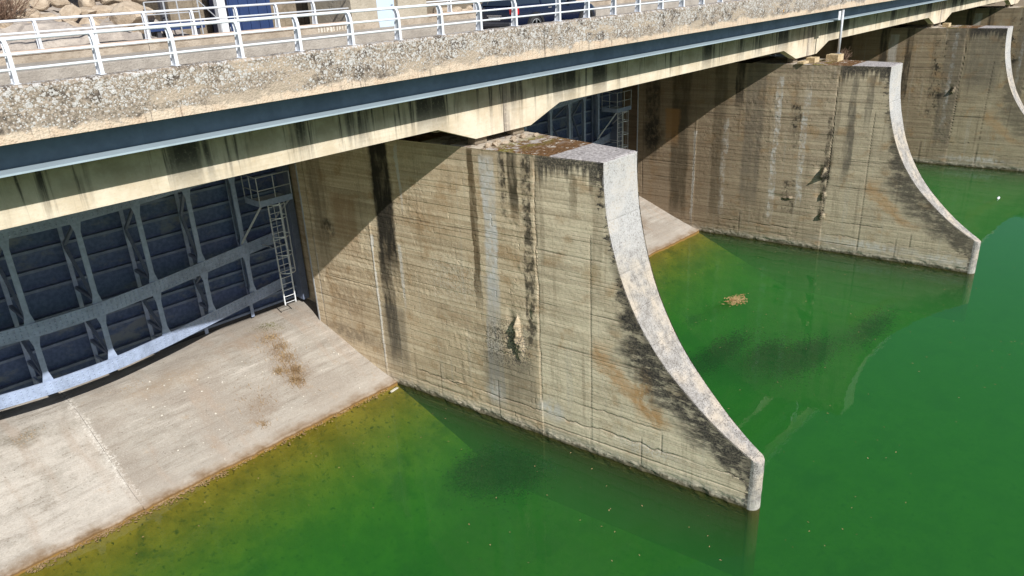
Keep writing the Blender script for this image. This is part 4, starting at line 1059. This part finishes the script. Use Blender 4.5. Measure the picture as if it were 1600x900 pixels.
MB().box(-8.5, -6.35, 15.0, 15.35, 16.03, 16.30).build('beam', 'blue', bb)
for x in (-8.2, -6.7): MB().box(x, x + 0.15, 15.05, 15.3, 15.36, 16.028).build('support', 'darksteel', bb)
sf = empty('stair_frame', (0, 0, 0), 'thin grey tubular stair frame with a sloping handrail in front of the brown building', 'stair')
for (x, z1) in ((-8.55, 17.05), (-7.85, 17.05), (-7.35, 17.05), (-6.55, 17.05)):
    MB().tube([(x, 14.85, 15.37), (x, 14.85, z1)], 0.028, 6).build('frame_post', 'galv', sf)
for z in (17.05, 16.62): MB().tube([(-8.55, 14.85, z), (-6.55, 14.85, z)], 0.022, 6).build('frame_bar', 'galv', sf)
MB().tube([(-6.55, 14.85, 17.05), (-5.75, 14.85, 16.2), (-5.75, 14.85, 15.7)], 0.022, 6).build('handrail', 'galv', sf)
MB().tube([(-6.5, 14.85, 15.75), (-5.4, 14.85, 15.78), (-5.4, 14.85, 15.98)], 0.02, 6).build('handrail', 'galv', sf)
MB().box(-7.65, -7.45, 15.6, 15.8, 15.36, 18.0).build('mast', 'darksteel', sf)

# rocky bank and boulders
xs = np.linspace(-45, -6.6, 120); ys = np.linspace(13.95, 34, 64)
Yg, Xg = np.meshgrid(ys, xs)
Zg = 15.5 + np.minimum(0.30 * (Yg - 13.95), 2.0 + 0.10 * (Yg - 13.95)) * sst(-6.6, -8.6, Xg) + 0.75 * fbm(Xg * 0.55, Yg * 0.8, 300, 5) + 0.20 * np.floor(4 * vn(Xg * 0.5, Yg * 1.1, 303))
Zg[:, 0] = 15.3
MB().grid(np.stack([Xg, Yg, Zg], -1)).build('rocky_bank', 'bank', smooth=False)
tag(bpy.data.objects['rocky_bank'], kind='structure')

def rock_mesh(seed, mat='rock'):
    import bmesh
    bm = bmesh.new(); bmesh.ops.create_icosphere(bm, subdivisions=3, radius=0.5)
    rn = random.Random(seed)
    planes = [(Vector((rn.gauss(0, 1), rn.gauss(0, 1), rn.gauss(0, 1))).normalized(), rn.uniform(0.26, 0.42)) for _ in range(9)]
    for v in bm.verts:
        for nrm, dd in planes:
            e = v.co.dot(nrm)
            if e > dd: v.co -= nrm * (e - dd) * 0.9
        v.co += v.co.normalized() * rn.uniform(-0.012, 0.012)
    me = bpy.data.meshes.new('boulder'); bm.to_mesh(me); bm.free(); me.materials.append(MT[mat]); return me
RM = [rock_mesh(k) for k in range(7)]
rn = random.Random(5)
BL = 'pale granite boulder in the heap on the bank behind the far railing'
k = 0
spots = [(-8.75, 15.6, 16.55, 1.35, 'large flat topped pale boulder at the right end of the boulder heap')]
for row, (yy, zz) in enumerate(((15.9, 16.35), (16.8, 16.75), (17.7, 17.1), (18.7, 17.5))):
    x = -13.6 + 0.3 * row
    while x < -8.4 + 0.45 * row:
        spots.append((x, yy + rn.uniform(-.25, .25), zz + rn.uniform(-.1, .1), rn.uniform(0.6, 1.15), BL)); x += rn.uniform(0.5, 0.85)
for j in range(9): spots.append((6.0 + 0.55 * j, 16.3 + rn.uniform(-.4, .5), 15.5 + rn.uniform(0, .3), rn.uniform(0.5, 0.9), 'broken rock in the low rubble heap right of the gatehouse'))
for (x, y, z, s, lab) in spots:
    o = obj('boulder', RM[k % 7], None, (x, y, z)); k += 1
    o.scale = (s * rn.uniform(1.0, 1.4), s * rn.uniform(0.9, 1.2), s * rn.uniform(0.65, 0.95)); o.rotation_euler = (rn.uniform(-.4, .4), rn.uniform(-.4, .4), rn.uniform(0, 6))
    tag(o, lab, 'rock', 'boulders on the bank' if lab == BL else ('rubble by the gatehouse' if x > 0 else None))
MB().box(9.4, 9.9, 15.2, 15.6, 15.36, 17.5).build('stone_pillar', 'coping', bevel=0.03)
tag(bpy.data.objects['stone_pillar'], 'pinkish stone pillar just left of the dark blue car', 'pillar')

def twig_bush(name, loc, r, h, n, mat, label, cat, seed, thick=0.008):
    rr = random.Random(seed); m = MB()
    for _ in range(n):
        a = rr.uniform(0, 6.283); q = rr.uniform(0, 0.35) * r
        p = Vector((q * math.cos(a), q * math.sin(a), 0)); d = Vector((rr.gauss(0, .55), rr.gauss(0, .55), rr.uniform(.5, 1.2))).normalized()
        L_ = h * rr.uniform(.5, 1.1)
        for sgm in range(3):
            e = p + d * L_ / 3; m.bar(p, e, thick * (1.3 - .3 * sgm)); p = e
            d = (d + Vector((rr.gauss(0, .35), rr.gauss(0, .35), rr.gauss(0, .25)))).normalized()
    o = m.build(name, mat, None, loc=loc); return tag(o, label, cat)
twig_bush('dry_bush', (-12.9, 16.4, 16.5), 1.3, 1.5, 420, 'twig', 'leafless brown bush at the left end of the boulder heap', 'bush', 1, 0.014)
twig_bush('dry_bush', (-10.0, 18.9, 17.4), 0.9, 1.1, 200, 'twig', 'leafless reddish bush rising behind the boulders', 'bush', 2, 0.014)
twig_bush('dry_bush', (S + 1.5, 3.6, HP + 0.02), 0.7, 0.75, 90, 'twig', 'small dry bush on the second pier beside the pole', 'bush', 3, 0.010)

# ================================================================== ON THE SECOND PIER: pole and blocks
po = empty('drain_pole', (S + 0.93, 3.80, HP), 'thin grey steel pole standing on the second pier in front of the girder', 'pole')
MB().tube([(0, 0, 0.42), (0, 0, 1.4), (0, 0.0, 2.96)], 0.075, 10).build('tube', 'galv', po, smooth=True)
MB().box(-0.14, 0.14, -0.14, 0.14, 0.40, 0.44).build('base_plate', 'galv', po)
MB().box(-0.36, 0.36, 0.10, 0.14, 2.42, 2.90).build('clamp_plate', 'white', po)
for (x, y, sx, sy, sz, lab) in ((S + 0.55, 3.85, 0.9, 0.75, 0.40, 'ochre concrete block under the foot of the thin pole'), (S - 0.55, 4.75, 0.7, 0.55, 0.30, 'pale block lying between the pole block and the girder'),
                                (S - 1.35, 5.0, 0.8, 0.4, 0.14, 'flat pale slab under the haunch on the second pier'), (2 * S - 0.4, 4.7, 0.7, 0.5, 0.30, 'pale concrete block on the third pier top below the girder')):
    o = MB().box(-sx / 2, sx / 2, -sy / 2, sy / 2, 0, sz).build('concrete_block', 'pad', None, loc=(x, y, HP + 0.025), bevel=0.02)
    tag(o, lab, 'block', 'blocks on the pier tops')
rn = random.Random(9)
for j in range(10):
    o = obj('mortar_lump', RM[j % 7], None, (rn.uniform(-1.3, 1.4), rn.uniform(4.7, 5.35), HP + 0.07)); s = rn.uniform(0.14, 0.34); o.scale = (s * 1.4, s, s * 0.8); o.rotation_euler = (0, 0, rn.uniform(0, 6))
    tag(o, 'pale mortar lump on the mossy top of the nearest pier under the girder', 'rubble', 'mortar lumps on the nearest pier')

# ================================================================== GROWTH AND LITTER
def zslope(y): return float(np.interp(y, PROF_Y, PROF_Z))
def tufts(name, pts, h, mat, seed, spread, label, cat):
    rr = random.Random(seed); m = MB()
    for (x, y, sx, sy, n) in pts:
        for _ in range(n):
            px_, py_ = x + rr.gauss(0, sx), min(18.0, max(11.3, y + rr.gauss(0, sy)))
            pz = zslope(py_); L_ = h * rr.uniform(.3, 1.1); w = 0.010
            dx, dy = rr.gauss(0, spread) * L_, rr.gauss(0, spread) * L_ - 0.3 * L_
            m.add([(px_ - w, py_, pz), (px_ + w, py_, pz), (px_ + dx, py_ + dy, pz + L_)], [(0, 1, 2)])
    return tag(m.build(name, mat), label, cat, kind='stuff')
tufts('dry_grass', [(-6.1, 13.2, .16, .16, 300), (-5.8, 13.75, .2, .14, 300), (-6.45, 14.0, .16, .12, 200), (-5.75, 14.5, .2, .2, 220), (-5.5, 15.2, .2, .15, 160), (-5.6, 15.9, .25, .15, 160), (-5.9, 14.6, .5, .8, 200), (-8.6, 11.95, .12, .1, 60), (-8.0, 13.2, .5, .6, 90)], 0.22, 'straw', 4, 0.6, 'dry brown grass tufts growing on the left chute', 'grass')
tufts('moss_patch', [(-5.2, 16.75, .3, .2, 420), (-4.9, 16.4, .2, .15, 120), (-5.5, 17.0, .25, .15, 120)], 0.05, 'moss', 6, 1.0, 'green moss patch below the ladder on the chute', 'moss')
tufts('grass_stubble', [(-16.0, 15.9, .3, .15, 90), (-11.8, 16.3, .3, .1, 40), (S - 5.3, 13.6, .3, .5, 220)], 0.07, 'straw', 8, 0.8, 'short stubble growing on the chutes', 'grass')
rr = random.Random(12); m = MB()
for _ in range(46):
    x, y = rr.uniform(-12, -3.2), rr.uniform(11.2, 16.2); s = rr.uniform(.015, .05); z = zslope(y) + .02
    m.add([(x - s, y - s, z), (x + s, y - s * .6, z), (x + s * .7, y + s, z), (x - s, y + s * .8, z), (x, y, z + s)], [(0, 1, 4), (1, 2, 4), (2, 3, 4), (3, 0, 4)])
tag(m.build('stone_chips', 'pebble'), 'scattered pale stone chips on the left chute', 'gravel', kind='stuff')

# scum along the water's edge, floating leaves
def flakes(name, gen, n, mat, label, cat, seed, s0, s1):
    rr = random.Random(seed); m = MB()
    for _ in range(n):
        x, y = gen(rr); s = rr.uniform(s0, s1); a = rr.uniform(0, 3.14); z = 0.006 + rr.uniform(0, .02)
        cx_, sx_ = math.cos(a) * s, math.sin(a) * s
        m.add([(x - cx_, y - sx_, z), (x + sx_ * .45, y - cx_ * .45, z + .006), (x + cx_, y + sx_, z), (x - sx_ * .45, y + cx_ * .45, z + .012)], [(0, 1, 2), (0, 2, 3)])
    return tag(m.build(name, mat), label, cat, kind='stuff')
flakes('floating_leaf_clump', lambda q: (15.49 + q.gauss(0, .32) + (.6 if q.random() < .12 else 0), 3.11 + q.gauss(0, .24)), 260, 'leaf', 'clump of dead leaves floating between the two nearest piers', 'leaves', 21, .05, .13)
flakes('floating_specks', lambda q: (q.uniform(-18, 30), q.uniform(-10, 10.3)), 420, 'straw', 'scattered specks and leaves floating on the green water', 'leaves', 22, .02, .055)
flakes('edge_scum', lambda q: (q.choice((q.uniform(-18, -3), q.uniform(-18, -11))), 10.84 - abs(q.gauss(0, .16))), 900, 'straw', 'brown scum along the water edge of the chute', 'scum', 23, .02, .085)
BSC = 0.6
bo = empty('plastic_bottle', (44.6, -3.37, 0.02), 'white plastic bottle floating right of the second pier', 'bottle')
MB().lathe([(0.02, -.42), (.13, -.40), (.15, -.2), (.15, .2), (.12, .33), (.05, .40), (.05, .46)], (0, 0, 0.03), 'x', 12).build('body', 'white', bo, smooth=True)
bo.scale = (BSC, BSC, BSC)
MB().lathe([(.06, .461), (.06, .54), (.02, .542)], (0, 0, 0.03), 'x', 10).build('cap', 'skyblue', bo)
o = MB().bar((-0.22, 0, 0), (0.22, 0.05, 0.01), 0.09, 0.05).build('driftwood', 'pebble', None, loc=(-2.85, 10.45, 0.02)); tag(o, 'pale piece of driftwood in the corner of chute and nearest pier', 'driftwood')
# weed masses below the surface
nr = np.random.default_rng(31); V = []; n_ = 0
for (x, y, sx, sy, z, n) in ((11.3, 1.6, 1.3, .32, -1.1, 5000), (12.6, -.2, .9, .3, -1.15, 3500), (13.3, -1.5, 1.1, .55, -1.2, 5000), (14.6, -1.9, .8, .35, -1.2, 2500), (-3.1, 4.3, .7, .45, -1.3, 3500), (-2.4, 3.1, .8, .5, -1.25, 4500), (19.0, -3.2, 1.3, .3, -1.2, 3500), (10.2, 6.3, 1.2, .3, -1.3, 2500)):
    c = np.stack([x + nr.normal(0, 1, n) * sx, y + nr.normal(0, 1, n) * sy + .25 * np.sin(nr.normal(0, 1, n)), z + nr.normal(0, .2, n)], -1)
    a = nr.uniform(0, 6.283, n); q = nr.uniform(.025, .06, n)
    for k in range(3): V.append(np.stack([c[:, 0] + q * np.cos(a + 2.1 * k), c[:, 1] + q * np.sin(a + 2.1 * k), c[:, 2] + q * .4 * np.cos(3 * a + k)], -1))
T_ = np.concatenate([np.stack(V[i:i + 3], 1).reshape(-1, 3) for i in range(0, len(V), 3)])
m = MB(); m.v = list(map(tuple, T_.tolist())); m.f = [(i, i + 1, i + 2) for i in range(0, len(T_), 3)]
tag(m.build('water_weed', 'weed'), 'dark weed drifting below the green surface', 'weed', kind='stuff')
